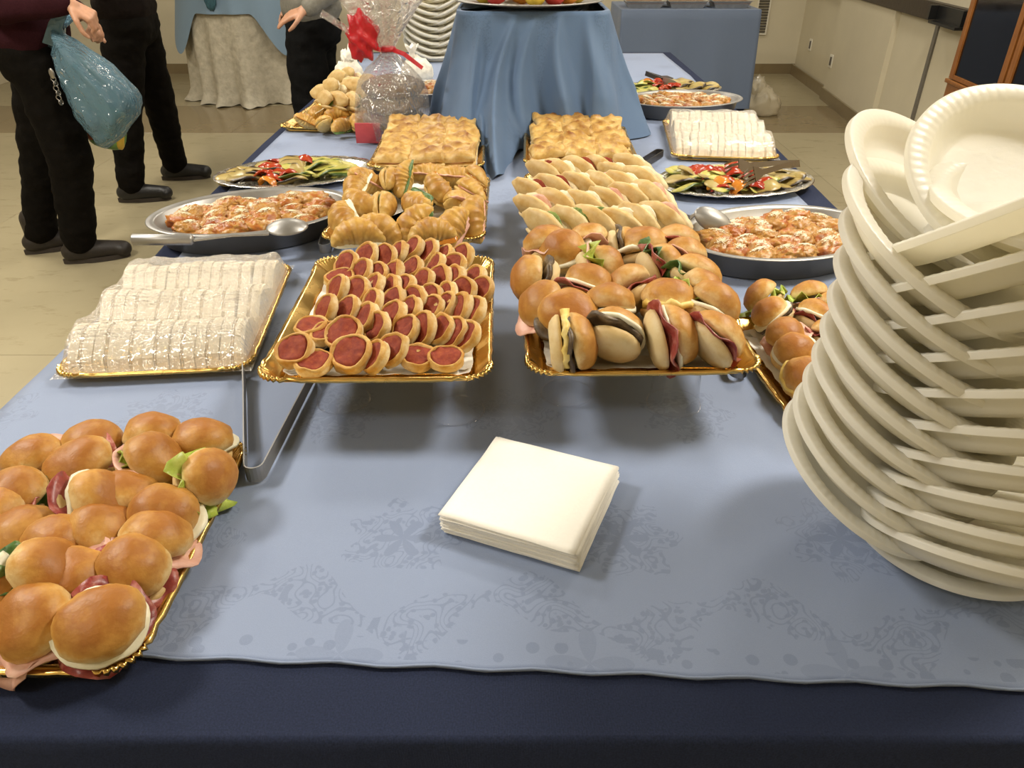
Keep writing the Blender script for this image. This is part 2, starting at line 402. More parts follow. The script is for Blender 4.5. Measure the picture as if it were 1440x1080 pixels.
# ------------------------------------------------------------------ the room
XL, XR0, YB, YF = -5.2, 2.19, 8.62, -1.6
def xr(y): return 2.19 + .1009 * y
fl = struct(ob('floor', me('floor', *box(XL - .2, 3.4, YF - .2, YB + .3, -.06, -.004), 'grout', False)))
ys = [-1.6, -.9, .75, 2.45, 4.2, 5.95, 6.95, 8.75]
slab_mesh = {}
for i in range(len(ys) - 1):
    y0, y1 = ys[i], ys[i + 1]; x = XL
    while x < 3.2:
        w = 1.2 if i != 5 else 1.0
        x1 = min(x + w, 3.3); key = (round(x1 - x, 3), round(y1 - y0, 3), i == 5)
        if key not in slab_mesh:
            slab_mesh[key] = bevel_mesh('floor_slab', box(.0012, x1 - x - .0012, .0012, y1 - y0 - .0012, -.004, 0.0), 'marble_dark' if i == 5 else 'marble', .0008, 1, False)
        ob('floor_slab', slab_mesh[key], fl, (x, y0, 0)); x = x1
struct(ob('ceiling', me('ceiling', *box(XL - .2, 3.5, YF - .2, YB + .3, CEIL_Z, CEIL_Z + .1), 'ceiling_paint', False)))
def prism_wall(name, pts, z0, z1, mat):
    n_ = len(pts); V = [(x, y, z) for z in (z0, z1) for x, y in pts]
    F = [tuple(reversed(range(n_))), tuple(range(n_, 2 * n_))] + [(i, (i + 1) % n_, n_ + (i + 1) % n_, n_ + i) for i in range(n_)]
    return struct(ob(name, me(name, V, F, mat, False)))
def wallstep(y): return xr(y) - (.035 if 5.89 < y < 7.29 else 0)
wr = prism_wall('wall_right', [(xr(YF), YF), (xr(5.89), 5.89), (xr(5.89) - .035, 5.90), (xr(7.29) - .035, 7.28), (xr(7.29), 7.29), (xr(YB), YB), (3.6, YB), (3.6, YF)], 0, CEIL_Z, 'wall_paint')
prism_wall('wall_back', [(XL - .1, YB), (XL - .1, YB + .2), (3.6, YB + .2), (3.6, YB)], 0, CEIL_Z, 'wall_paint')
prism_wall('wall_left', [(XL, YF), (XL - .15, YF), (XL - .15, YB), (XL, YB)], 0, CEIL_Z, 'wall_paint')
prism_wall('wall_front', [(XL, YF), (3.6, YF), (3.6, YF - .15), (XL, YF - .15)], 0, CEIL_Z, 'wall_paint')
def skirting(name, pts, h=.10, t=.018):
    V, F = [], []
    for (x0, y0), (x1, y1) in zip(pts, pts[1:]):
        d = Vector((x1 - x0, y1 - y0, 0)).normalized(); nn = Vector((-d.y, d.x, 0)) * t; b = len(V)
        for p in ((x0, y0), (x1, y1)):
            for z in (0.0, h):
                for o_ in (Vector(), nn): V.append((p[0] + o_.x, p[1] + o_.y, z))
        F += [tuple(b + i for i in q) for q in ((0, 1, 3, 2), (4, 6, 7, 5), (0, 4, 5, 1), (2, 3, 7, 6), (1, 5, 7, 3), (0, 2, 6, 4))]
    return struct(ob(name, me(name, V, F, 'marble_dark', False)))
skirting('baseboard_right', [(xr(3.0), 3.0), (xr(5.89), 5.89), (xr(5.89) - .035, 5.90), (xr(7.29) - .035, 7.28), (xr(7.29), 7.29), (xr(YB) - .02, YB)])
skirting('baseboard_back', [(xr(YB), YB), (XL, YB)])
# dark rail along the right wall, pale joint strip, wall sockets
def along_wall(y0, y1, z0, z1, t, mat, name, lift=0.0):
    V = [(xr(y) - o_ - lift, y, z) for z in (z0, z1) for y in (y0, y1) for o_ in (0, t)]
    return me(name, V, [(0, 1, 3, 2), (4, 6, 7, 5), (0, 4, 5, 1), (2, 3, 7, 6), (1, 5, 7, 3), (0, 2, 6, 4)], mat, False)
struct(ob('trim_1', along_wall(4.4, YB, .865, .97, .05, 'rail_brown', 'trim')))
struct(ob('trim_2', along_wall(5.17, 5.215, 0.0, .865, .012, 'strip_grey', 'trim')))
cb = thing('cable_tray', 'black open box clipped on the dark wall rail', 'tray', (0, 0, 0))
ob('back_plate', along_wall(4.74, 5.10, .88, .965, .02, 'black_box', 'back_plate', .05), cb)
ob('lower_ledge', along_wall(4.72, 5.125, .865, .880, .055, 'black_box', 'lower_ledge', .05), cb)
ob('end_cap', along_wall(5.10, 5.125, .885, .965, .07, 'black_box', 'end_cap', .05), cb)
for i, (y, z, lab) in enumerate(((8.13, .35, 'wall socket nearer the room corner above the skirting'), (7.20, .335, 'wall socket nearer the wall step above the skirting'))):
    t = thing('wall_socket', lab, 'socket', (xr(y) - (.036 if y < 7.29 else 0), y, z), (0, 0, 0), 'wall sockets on the right wall')
    ob('cover_plate', bevel_mesh('cover_plate', box(-.008, 0, -.04, .04, -.055, .055), 'outlet', .003), t)
    ob('socket_face', bevel_mesh('socket_face', box(-.010, -.006, -.02, .02, -.035, .035), 'outlet_dark', .001), t)
# ventilation grille on the back wall
vg = thing('wall_vent', 'dark slatted ventilation grille on the back wall', 'vent', (2.62, YB, .40))
ob('frame', me('frame', *join(box(-.07, -.055, -.02, 0, 0, .75), box(.055, .07, -.02, 0, 0, .75), box(-.07, .07, -.02, 0, -.015, 0), box(-.07, .07, -.02, 0, .75, .765)), 'outlet', False), vg)
sm = me('slat', *box(-.055, .055, -.018, -.004, -.005, .005), 'vent_dark', False)
for i in range(28): ob('slat', sm, vg, (0, 0, .02 + i * .0262), (.4, 0, 0))
# cabinet by the right wall
cab = thing('display_cabinet', 'orange brown wooden cabinet with dark glass doors by the wall', 'cabinet', (2.40, 4.31, 0), (0, 0, -math.atan(.1009)))
ob('body', bevel_mesh('body', box(.004, .17, -1.2, 0, 0, 1.9), 'wood', .004), cab)
ob('drawer_panel', bevel_mesh('drawer_panel', box(-.018, .004, -1.18, -.005, .05, .655), 'wood', .004), cab)
ob('ledge', bevel_mesh('ledge', box(-.028, .004, -1.2, .012, .655, .675), 'wood', .003), cab)
for y0 in (-.585, -1.185):
    d = ob('door', me('door', *join(box(-.018, .003, y0, y0 + .045, .68, 1.85), box(-.018, .003, y0 + .535, y0 + .58, .68, 1.85), box(-.018, .003, y0 + .045, y0 + .535, .68, .70), box(-.018, .003, y0 + .045, y0 + .535, 1.80, 1.85)), 'wood', False), cab)
    ob('pane', me('pane', *box(-.010, .002, y0 + .045, y0 + .535, .70, 1.80), 'dark_glass', False), d)
    V, F = lathe([(0, -.001), (.006, 0), (.006, .012), (.011, .018), (.009, .026), (0, .028)], 12)
    ob('knob', me('knob', V, F, 'black_box'), d, (-.018, y0 + .02, .74), (0, -pi / 2, 0))
# ceiling panels, the one behind the camera an added fill light
for i, (x, y, pw) in enumerate(LAMPS):
    t = thing('ceiling_light', 'square white luminous panel set in the ceiling', 'light', (x, y, CEIL_Z), None, 'ceiling panels of the hall')
    ob('frame', me('frame', *join(box(-.32, -.30, -.32, .32, -.03, 0), box(.30, .32, -.32, .32, -.03, 0), box(-.30, .30, -.32, -.30, -.03, 0), box(-.30, .30, .30, .32, -.03, 0)), 'lamp_frame', False), t)
    ob('diffuser', me('diffuser', *box(-.30, .30, -.30, .30, -.02, -.001), 'lamp_panel', False), t)
    L_ = bpy.data.lights.new('ceiling_light_source', 'AREA'); L_.shape = 'SQUARE'; L_.size = .6; L_.energy = LIGHT_W * pw; L_.color = LIGHT_COL
    lo = ob('light_source', L_, t, (0, 0, -.035))

# ------------------------------------------------------------------ main buffet table and its cloths
TZ = .75
LEFT = [(.415, -.772), (.92, -.78), (1.18, -.795), (1.557, -.815), (1.97, -.846), (2.63, -.86), (3.3, -.86), (4.72, -.86)]
RIGHT = [(.415, .84), (.92, .845), (1.18, .85), (1.557, .86), (1.97, .869), (2.63, .898), (3.3, .92), (4.72, .93)]
def interp(T, y):
    if y <= T[0][0]: return T[0][1]
    for (a, b), (c, d) in zip(T, T[1:]):
        if y <= c: return b + (d - b) * (y - a) / (c - a)
    return T[-1][1]
tb = thing('buffet_table', 'long buffet table hidden under the navy cloth', 'table', (0, 0, 0))
ob('tabletop', bevel_mesh('tabletop', box(-.75, .81, .45, 4.68, .71, .742), 'table_wood', .004), tb)
for x in (-.68, .74):
    for y in (.6, 2.5, 4.5): ob('leg', me('leg', *tube([(x, y, 0), (x, y, .712)], .02), 'steel_dark'), tb)
# navy cloth: top sheet plus folded drop to the floor
def drape_table(name, outline, ztop, zbot, mat, amp, wl, flare, rows=8, seed=0, crown=True):
    """outline: closed list of (x,y) ccw"""
    P = [Vector((x, y, 0)) for x, y in outline]; L_ = [0]
    for a, b in zip(P, P[1:] + P[:1]): L_.append(L_[-1] + (b - a).length)
    tot = L_[-1]; N = int(tot / .02); pts = []
    j = 0
    for i in range(N):
        s_ = tot * i / N
        while L_[j + 1] < s_: j += 1
        a, b = P[j], P[(j + 1) % len(P)]; pts.append(a + (b - a) * ((s_ - L_[j]) / (L_[j + 1] - L_[j])))
    nor = []
    for i in range(N):
        t = (pts[(i + 6) % N] - pts[i - 6]).normalized(); nor.append(Vector((t.y, -t.x, 0)))
    rings = []
    for k in range(rows + 1):
        f = k / rows; z = ztop - .004 - (ztop - zbot - .004) * f
        ring = []
        for i in range(N):
            s_ = tot * i / N
            w = sin(s_ * 2 * pi / wl + 2.2 * noise.noise(Vector((s_ * 1.3, seed, 0)))) + .6 * noise.noise(Vector((s_ * 6, seed + 3, f * .6)))
            off = .006 + (flare + amp * (w * .5 + .5)) * f ** .8
            ring.append(Vector((pts[i].x, pts[i].y, z)) + nor[i] * off)
        rings.append(ring)
    top0 = [Vector((p.x, p.y, ztop)) for p in pts]
    cen = sum(top0, Vector()) / N
    rings = [[p + (cen - p) * .98 for p in top0], [p + (cen - p).normalized() * .008 for p in top0], [p + (cen - p).normalized() * .001 for p in top0], top0] + rings
    V, F = loft(rings, True, False, False); F.append(tuple(range(N)))
    m = me(name, V, F, mat); m.polygons[len(F) - 1].use_smooth = False
    return ob(name, m)
outl = [(x, y) for y, x in RIGHT] + [(x, y) for y, x in reversed(LEFT)]
nv = drape_table('navy_tablecloth', outl, TZ, .02, 'cloth_navy', .05, .26, .02, 8, 1)
tag(nv, 'navy ribbed tablecloth hanging to the floor around the buffet table', 'tablecloth')
# pale blue damask runner on top
CL = [(.44, -.80), (1.25, -.80), (1.40, -.775), (1.553, -.756), (2.0, -.80), (2.37, -.826), (3.3, -.835), (4.70, -.84)]
CR = [(.44, .80), (1.4, .795), (2.05, .797), (2.8, .83), (3.9, .885), (4.70, .875)]
V, F = [], []; NX, NY = 60, 150
for j in range(NY + 1):
    for i in range(NX + 1):
        fx, fy = i / NX, j / NY; y = .48 + (4.66 - .48) * fy ** 1.25
        xl, xr_ = interp(CL, y), interp(CR, y); x = xl + (xr_ - xl) * fx
        y2 = y + (1 - fy) ** 6 * (.004 - .0427 * x + .002 * sin(x * 60))
        V.append((x, y2, TZ + .0035 + .0009 * noise.noise(Vector((x * 7, y * 7, 0)))))
for j in range(NY):
    for i in range(NX):
        a = j * (NX + 1) + i; F.append((a, a + 1, a + NX + 2, a + NX + 1))
rn = ob('damask_tablecloth', me('damask_tablecloth', V, F, 'cloth_blue'))
md = rn.modifiers.new('thick', 'SOLIDIFY'); md.thickness = .002; md.offset = -1
tag(rn, 'pale blue damask tablecloth spread over the navy cloth', 'tablecloth')
# hem along the front edge
hem = ob('hem', me('hem', *tube([(x, .4845 - .0427 * x + .002 * sin(x * 60), TZ + .0045) for x in [-.79 + 1.58 * i / 80 for i in range(81)]], .0016, 6), 'cloth_blue'), rn)

# ------------------------------------------------------------------ trays, doilies, cups
def tray_mesh(w, d, mat='gold', h=.016, rc=.035):
    O = rrect(w, d, rc, 22); rings = []
    prof = [(-.030, 0.0, 0), (-.022, .002, 0), (-.006, h, .3), (0.0, h + .001, 1), (.003, h - .004, 1)]
    N = len(O)
    for off, z, bead in prof:
        ring = []
        for i, (x, y, nx, ny, cn) in enumerate(O):
            b = bead * (.0022 * cn + .0004) * sin(i * 2.1); zz = z + bead * .0022 * cn * cos(i * 2.1) + bead * .003 * cn
            ring.append(Vector((x + nx * (off + b), y + ny * (off + b), zz)))
        rings.append(ring)
    under = [[Vector((x + nx * -.006, y + ny * -.006, h - .004)) for x, y, nx, ny, cn in O], [Vector((x + nx * -.022, y + ny * -.022, -.0015)) for x, y, nx, ny, cn in O]]
    rings = rings + under
    V, F = loft(rings, True); F.append(tuple(range(N))); F.append(tuple(reversed(range((len(rings) - 1) * N, len(rings) * N))))
    return me('tray', V, F, mat)
def doily_mesh(w, d):
    O = rrect(w, d, .02, 8); rings = []
    for off, z in ((-.045, .0008), (-.012, .0012), (0.0, .006)):
        rings.append([Vector((x + nx * (off + (.0012 * sin(i * 1.6) if off == 0 else 0)), y + ny * (off + (.0012 * sin(i * 1.6) if off == 0 else 0)), z + .002 * (off == 0) * noise.noise(Vector((x * 30, y * 30, 0))))) for i, (x, y, nx, ny, cn) in enumerate(O)])
    V, F = loft(rings, True); F.append(tuple(range(len(O))))
    return me('doily', V, F, 'doily')
CUP_H = .088
def cup_mesh(h=CUP_H):
    pr_ = [(.0405, 0), (.0412, .0012), (.0405, .003), (.0385, .006), (.0345, h - .012), (.0335, h - .006), (.0315, h - .001), (.028, h), (0.0, h - .002)]
    V, F = lathe(pr_, 40); F = [f for f in F if len(f) == 4]
    return me('plastic_cup', V, F, 'cup')
CUPM = cup_mesh()
def cups_under(loc, w, d, rot, label, group, h=CUP_H, pts=None):
    for p in (pts or [(sx * (w / 2 - .085), sy * (d / 2 - .085)) for sx in (-1, 1) for sy in (-1, 1)]):
        q = Matrix.Rotation(rot, 3, 'Z') @ Vector((p[0], p[1], 0)) if pts is None else Vector((p[0] - loc[0], p[1] - loc[1], 0))
        c = ob('plastic_cup', CUPM, None, (loc[0] + q.x, loc[1] + q.y, TZ + .0045), None, (1, 1, h / CUP_H)); tag(c, label, 'cup', group)
        ob('rim', RIM, c)
RIM = me('rim', *lathe([(.0418 + .0012 * cos(a), .0014 + .0012 * sin(a)) for a in [2 * pi * k / 8 for k in range(9)]], 40)[:1], [(i * 40 + j, i * 40 + (j + 1) % 40, (i + 1) * 40 + (j + 1) % 40, (i + 1) * 40 + j) for i in range(8) for j in range(40)], 'cup')
def tray(loc, w, d, z, rot, label, mat='gold', paper=None, marg=.055):
    o = tag(ob('serving_tray', tray_mesh(w, d, mat), None, (loc[0], loc[1], z), (0, 0, rot)), label, 'tray')
    if paper:
        p = ob('paper_doily', doily_mesh(w - marg, d - marg), None, (loc[0], loc[1], z + .0008), (0, 0, rot)); tag(p, paper, 'paper')
    return o
ZR = TZ + .0045 + CUP_H + .002              # tray floor on tall cups
ZL = TZ + .0045 + .060 + .002               # on shorter cups
ZF = TZ + .0045 + .030 + .002
ZT = TZ + .0065                             # on the cloth
TRAYS = {
 'front': ((-.534, .66), .32, .385, ZT, 0.0), 'pizza': ((-.197, 1.096), .328, .44, ZR, .015), 'panini': ((.186, 1.112), .335, .435, ZR, .02),
 'side': ((.548, 1.075), .29, .34, ZT, .09), 'croissant': ((-.232, 1.71), .345, .45, ZL, 0.0), 'pocket': ((.212, 1.73), .345, .47, ZL, 0.02),
 'foc_l': ((-.255, 2.37), .335, .47, ZF, .02), 'foc_r': ((.21, 2.40), .34, .46, ZF, -.02), 'wrap_l': ((-.612, 1.26), .315, .44, ZT, .09), 'wrap_r': ((.70, 2.60), .33, .50, ZT, -.11),
 'far_l': ((-.66, 2.97), .33, .46, ZT, -.08)}
for key, lab, mat, paper in (
    ('front', 'gold card tray of buns at the corner of the table by the tongs', 'gold', 'white paper doily under the buns at the table corner'),
    ('pizza', 'gold card tray of mini pizzas standing on upturned cups', 'gold', 'lacy white paper doily under the mini pizzas'),
    ('panini', 'gold card tray of filled rolls standing on upturned cups', 'gold', 'white paper doily under the rolls on the raised tray'),
    ('side', 'gold card tray of filled buns next to the stack of foam plates', 'gold', 'white paper doily under the buns beside the foam plates'),
    ('croissant', 'gold card tray heaped with filled croissants', 'gold', 'white paper doily under the croissants'),
    ('pocket', 'gold card tray of folded bread pockets', 'gold', 'white paper doily under the bread pockets'),
    ('foc_l', 'tray of focaccia squares beside the cellophane gift parcel', 'gold', 'white paper under the focaccia beside the gift parcel'),
    ('foc_r', 'tray of focaccia squares beside the black tongs', 'gold', 'white paper under the focaccia beside the black tongs'),
    ('wrap_l', 'gold edged tray under film wrapped sandwiches beside the pizza tray', 'gold', None),
    ('wrap_r', 'gold edged tray under film wrapped sandwiches beside the grilled vegetables', 'gold', None),
    ('far_l', 'gold card tray of pastries behind the gift parcel', 'gold', None)):
    loc, w, d, z, rot = TRAYS[key]; tray(loc, w, d, z, rot, lab, mat, paper, .055 if key[:3] != 'foc' else .026)
cups_under(*TRAYS['pizza'][0:3], 0, 'clear plastic cup upside down under the mini pizza tray', 'cups under the mini pizza tray', CUP_H, [(-.268, .985), (-.085, .955), (-.28, 1.22), (-.11, 1.22)])
cups_under(*TRAYS['panini'][0:3], 0, 'clear plastic cup upside down under the filled roll tray', 'cups under the filled roll tray', CUP_H, [(.088, 1.005), (.255, .975), (.1, 1.23), (.27, 1.23)])
cups_under(*TRAYS['croissant'][0:3], 0, 'clear plastic cup upside down under the croissant tray', 'cups under the croissant tray', .06)
cups_under(*TRAYS['pocket'][0:3], 0, 'clear plastic cup upside down under the bread pocket tray', 'cups under the bread pocket tray', .06)
cups_under(*TRAYS['foc_l'][0:3], 0, 'low clear cup under the focaccia tray beside the gift parcel', 'cups under the focaccia beside the gift parcel', .03)
cups_under(*TRAYS['foc_r'][0:3], 0, 'low clear cup under the focaccia tray beside the black tongs', 'cups under the focaccia beside the black tongs', .03)

# ------------------------------------------------------------------ filled buns
BR = .036
def bun_halves(seed):
    def mod(p, a, i):
        k = 1 + .15 * nz(p, 26, seed * 3.1) + .06 * nz(p, 70, seed)
        q = Vector((p.x * k * (1 + .06 * sin(seed)), p.y * k, p.z * (1 + .12 * nz((p.x, p.y, 0), 40, seed + 5)) if p.z > 0 else p.z))
        return q
    cr = [(0, .0005), (BR * .6, .0005), (BR * .93, .001), (BR * .99, .004), (BR, .009), (BR * .97, .015), (BR * .88, .022), (BR * .72, .0275), (BR * .5, .0315), (BR * .25, .0335), (0, .034)]
    ba = [(0, -.016), (BR * .55, -.0165), (BR * .8, -.0145), (BR * .93, -.010), (BR * .985, -.005), (BR * .97, -.001), (BR * .9, 0), (BR * .4, 0), (0, 0)]
    return me('bun_top', *lathe(cr, 26, mod), 'bun_crown'), me('bun_base', *lathe(ba, 26, mod), 'bun_base')
BUNS = [bun_halves(s_) for s_ in range(6)]
def sheet(name, mat, seed, r=1.12, ruffle=.12, th=.0015, k=5, lobes=.15, zs=1.0):
    """thin ruffled slice, radius relative to the bun"""
    nr, na = 6, 36; rings = []; Rr = BR * r
    def pt(rr, a):
        rad = Rr * rr * (1 + lobes * nz((cos(a), sin(a), 0), 1.4, seed) * rr)
        z = Rr * ruffle * rr * rr * (sin(k * a + seed) * .7 + nz((cos(a) * rr, sin(a) * rr, 0), 2.5, seed + 9))
        return Vector((rad * cos(a), rad * sin(a), z * zs))
    top = [[pt(max(.02, i / nr), 2 * pi * j / na) + Vector((0, 0, th)) for j in range(na)] for i in range(nr + 1)]
    bot = [[pt(max(.02, i / nr), 2 * pi * j / na) for j in range(na)] for i in range(nr, -1, -1)]
    V, F = loft(top + bot, True, True, True); return me(name, V, F, mat)
FILL = {
 'ham': ([sheet('ham_slice', 'ham', s_, 1.22, .20, .0015, 3, .25) for s_ in range(3)], 'pink ham', .006),
 'salami': ([sheet('salami_slice', 'salami', s_, 1.32, .16, .0015, 2, .12) for s_ in range(2)], 'salami', .006),
 'bresaola': ([sheet('cured_meat_slice', 'prosciutto', s_, 1.22, .22, .0015, 5, .25) for s_ in range(3)], 'dark cured meat', .008),
 'lettuce': ([sheet('lettuce_leaf', 'lettuce', s_, 1.25, .34, .001, 8, .3) for s_ in range(3)], 'green lettuce', .009),
 'rocket': ([sheet('rocket_leaf', 'rocket', s_, 1.12, .34, .001, 7, .5) for s_ in range(2)], 'dark green leaves', .009),
 'cheese': ([sheet('cheese_slice', 'cheese', s_, 1.08, .06, .005, 3, .12) for s_ in range(2)], 'white cheese', .007),
 'egg': ([sheet('egg_layer', 'egg', s_, 1.05, .09, .008, 11, .12) for s_ in range(2)], 'yellow omelette', .009),
 'mushroom': ([sheet('mushroom_slice', 'mushroom', s_, 1.05, .10, .006, 6, .3) for s_ in range(2)], 'dark grilled mushroom', .008)}
def bun(loc, n, fills, where, group, size=1.0, spin=None, open_=0.0):
    """filled bun: n = direction its crown points, fills = list of keys"""
    lab = '%s bun with %s %s' % ('tipped' if n[2] < .76 else 'upright', ' and '.join(FILL[f][1] for f in fills), where)
    t = thing('filled_bun', lab, 'bun', loc, qn(n, R.uniform(0, 6.28) if spin is None else spin), group); t.scale = (size * R.uniform(.93, 1.1), size * R.uniform(.92, 1.06), size * R.uniform(.92, 1.1))
    tp, ba = R.choice(BUNS); gap = sum(FILL[f][2] for f in fills) * .8
    ob('bun_base', ba, t)
    ob('bun_top', tp, t, (0, 0, gap), (open_, 0, 0))
    z = .0015
    for f in fills:
        ms, _, th = FILL[f]; m = R.choice(ms)
        ob(m.name.split('.')[0], m, t, (R.uniform(-.003, .003), R.uniform(-.006, .001), z), (open_ * .5, 0, R.uniform(0, 6.28))); z += th * .8
    return t
UP = (0, 0, 1)
def tilt(ax, deg):
    """crown direction leaning deg towards heading ax (degrees, 0 = +x, 90 = away)"""
    return (sin(radians(deg)) * cos(radians(ax)), sin(radians(deg)) * sin(radians(ax)), cos(radians(deg)))
# tray at the table corner: photo positions, crown heading, lean, fillings
W1, G1 = 'on the tray at the table corner', 'buns on the tray at the table corner'
zb = TRAYS['front'][3] + .022
F1 = [(55, 651, 200, 15, ['ham']), (135, 631, 90, 10, ['ham']), (117, 662, 270, 25, ['salami']), (217, 625, 90, 15, ['cheese']), (207, 662, 20, 45, ['ham', 'lettuce']), (285, 631, 60, 12, ['cheese']),
      (283, 676, 0, 60, ['lettuce']), (31, 703, 240, 20, ['rocket']), (122, 716, 10, 62, ['bresaola', 'cheese']), (181, 710, 80, 15, ['egg']), (233, 731, 300, 18, ['cheese']), (143, 757, 60, 25, ['ham']),
      (216, 768, 30, 28, ['ham']), (35, 764, 130, 12, ['ham']), (87, 776, 260, 15, ['egg']), (46, 815, 0, 50, ['cheese', 'rocket']), (111, 820, 280, 26, ['ham']), (189, 808, 330, 20, ['bresaola']), (60, 880, 250, 22, ['ham']),
      (146, 884, 300, 30, ['bresaola', 'cheese']), (4, 733, 200, 20, ['salami']), (2, 848, 200, 20, ['salami'])]
for i, (u, v, ax, dg, fl_) in enumerate(F1):
    bun(at(u, v, zb + .012 + (.012 if dg > 40 else 0)), tilt(ax, dg), fl_, W1, G1, 1.05, None, .12)
for i, (x, y) in enumerate([(-.655, .52), (-.655, .60), (-.65, .685), (-.60, .55), (-.59, .505)]):
    bun((x, y, zb + .012), tilt(200 + 40 * i, 18), [['ham'], ['cheese'], ['salami'], ['ham'], ['ham']][i], W1, G1)
# ham slices hanging over the tray edge
hm = ob('ham_slice', sheet('ham_slice', 'ham', 5, 1.2, .3, .0015, 4), None, at(18, 905, zb + .004), qn((-.25, -.55, .8), 0)); tag(hm, 'loose pink ham slice hanging over the gold tray edge', 'ham')
# raised tray of rolls
W2, G2 = 'on the raised tray of rolls', 'rolls on the raised tray'
zb = TRAYS['panini'][3] + .03
F2 = [(771, 357, 120, 40, ['ham']), (795, 363, 200, 30, ['cheese']), (825, 354, 80, 40, ['ham']), (868, 354, 0, 80, ['mushroom']), (948, 357, 60, 45, ['salami']), (905, 362, 100, 30, ['cheese']),
      (832, 386, 10, 70, ['ham', 'lettuce']), (762, 402, 180, 68, ['mushroom']), (918, 386, 15, 70, ['bresaola', 'rocket']), (958, 374, 70, 42, ['ham']), (825, 418, 60, 38, ['salami', 'cheese']), (893, 420, 130, 58, ['bresaola']),
      (972, 400, 30, 45, ['rocket']), (978, 428, 20, 42, ['lettuce']), (768, 440, 190, 35, ['ham']), (855, 447, 90, 25, ['cheese']), (996, 446, 40, 40, ['cheese']), (940, 440, 80, 25, ['egg']), (800, 455, 270, 20, ['mushroom']),
      (790, 488, 0, 84, ['egg', 'mushroom']), (862, 484, 70, 62, ['mushroom', 'cheese']), (930, 482, 5, 78, ['bresaola', 'cheese']), (1000, 486, 30, 60, ['bresaola'])]
for i, (u, v, ax, dg, fl_) in enumerate(F2):
    bun(at(u, v - 4, zb + .014), tilt(ax, dg), fl_, W2, G2, 1.16, None if dg < 60 else -pi / 2 + R.uniform(-.4, .4), .16)
# tray beside the foam plates
W3, G3 = 'on the tray beside the foam plates', 'buns on the tray beside the foam plates'
zb = TRAYS['side'][3] + .03
F3 = [(1078, 425, 150, 50, ['lettuce']), (1090, 449, 160, 45, ['mushroom', 'cheese']), (1105, 478, 200, 25, ['ham']), (1115, 500, 250, 25, ['cheese']), (1130, 535, 260, 30, ['egg']), (1138, 428, 90, 35, ['ham', 'lettuce']),
      (1143, 455, 30, 40, ['bresaola', 'cheese']), (1170, 440, 40, 30, ['lettuce']), (1165, 480, 40, 30, ['bresaola']), (1160, 515, 200, 20, ['ham']), (1185, 545, 200, 20, ['ham'])]
for u, v, ax, dg, fl_ in F3: bun(at(u, v, zb + .006), tilt(ax, dg), fl_, W3, G3, .95, None, .15)

# ------------------------------------------------------------------ mini pizzas
def pizza_mesh(seed):
    PR = .0265
    def mod(p, a, i):
        k = 1 + .12 * nz(p, 45, seed * 2.3) + .05 * nz(p, 120, seed)
        lay = 1 + .035 * sin(p.z * 1500 + 3 * nz(p, 40, seed))
        return Vector((p.x * k * lay, p.y * k * lay * (1 + .08 * sin(seed * 2)), p.z + .005 * nz((p.x, p.y, 0), 45, seed + 2) * (i > 3)))
    pr_ = [(0, 0), (PR * .75, 0), (PR * .9, .002), (PR * .97, .005), (PR * .95, .008), (PR, .011), (PR * .97, .0145), (PR * .92, .0168), (PR * .85, .0166), (PR * .79, .0145), (PR * .76, .0125), (0, .012)]
    sp = [(0, .0115), (PR * .6, .0118), (PR * .79, .0128), (PR * .80, .0152), (PR * .6, .0152), (PR * .3, .0148), (0, .0152)]
    def mod2(p, a, i):
        q = mod(p, a, 9); return Vector((q.x, q.y, q.z + .0022 * nz((p.x, p.y, 0), 130, seed)))
    return me('pastry', *lathe(pr_, 28, mod), 'pastry'), me('tomato_sauce', *lathe(sp, 28, mod2), 'tomato')
PZ = [pizza_mesh(s_) for s_ in range(6)]
PP = [(460, 160), (560, 125), (650, 130), (715, 105), (790, 85), (870, 100), (945, 115), (1040, 120), (425, 225, 1), (530, 200), (610, 212), (690, 208), (785, 180), (905, 165), (1000, 165), (415, 280), (515, 295), (590, 280), (680, 290), (750, 280), (840, 250),
      (925, 240), (1000, 240), (1110, 230), (1145, 290), (355, 380), (465, 385), (585, 360), (690, 350), (795, 350), (880, 322), (960, 320), (1045, 305), (1100, 400), (285, 475, 1), (355, 505, 1), (560, 430), (615, 478), (690, 430), (780, 390), (880, 390), (950, 380), (1030, 390),
      (200, 590, 2), (445, 515, 2), (760, 490), (840, 490), (930, 490), (1000, 505), (1065, 520), (290, 660, 1), (490, 610, 2), (605, 625), (690, 590), (820, 630, 1), (960, 635, 1)]
zb = TRAYS['pizza'][3] + .006
ROWN = 'first second third fourth fifth sixth seventh'.split()
for q in PP:
    u, v = 360 + q[0] / 3.6, 328 + q[1] / 3.6; k = q[2] if len(q) > 2 else 0
    n_ = {0: (-.62 + R.uniform(-.18, .18), -.38 + R.uniform(-.15, .15), .62), 1: (R.uniform(-.2, .1), -.1, 1), 2: (-.2, -.45, .85)}[k]
    lift = .020 if k != 1 else .012
    p = at(u, v, zb + lift + .004 * R.random())
    t = thing('mini_pizza', 'puff pastry mini pizza with tomato, %s row from the croissants' % ROWN[min(6, max(0, int((q[1] - 60) / 85)))], 'pizza', p - Vector(n_).normalized() * .010, qn(n_, R.uniform(0, 6.28)), 'mini pizzas on the raised gold tray')
    a, b = R.choice(PZ); s_ = R.uniform(.98, 1.14) * (1.1 if k == 2 else 1); t.scale = (s_, s_, s_)
    ob('pastry', a, t); ob('tomato_sauce', b, t)

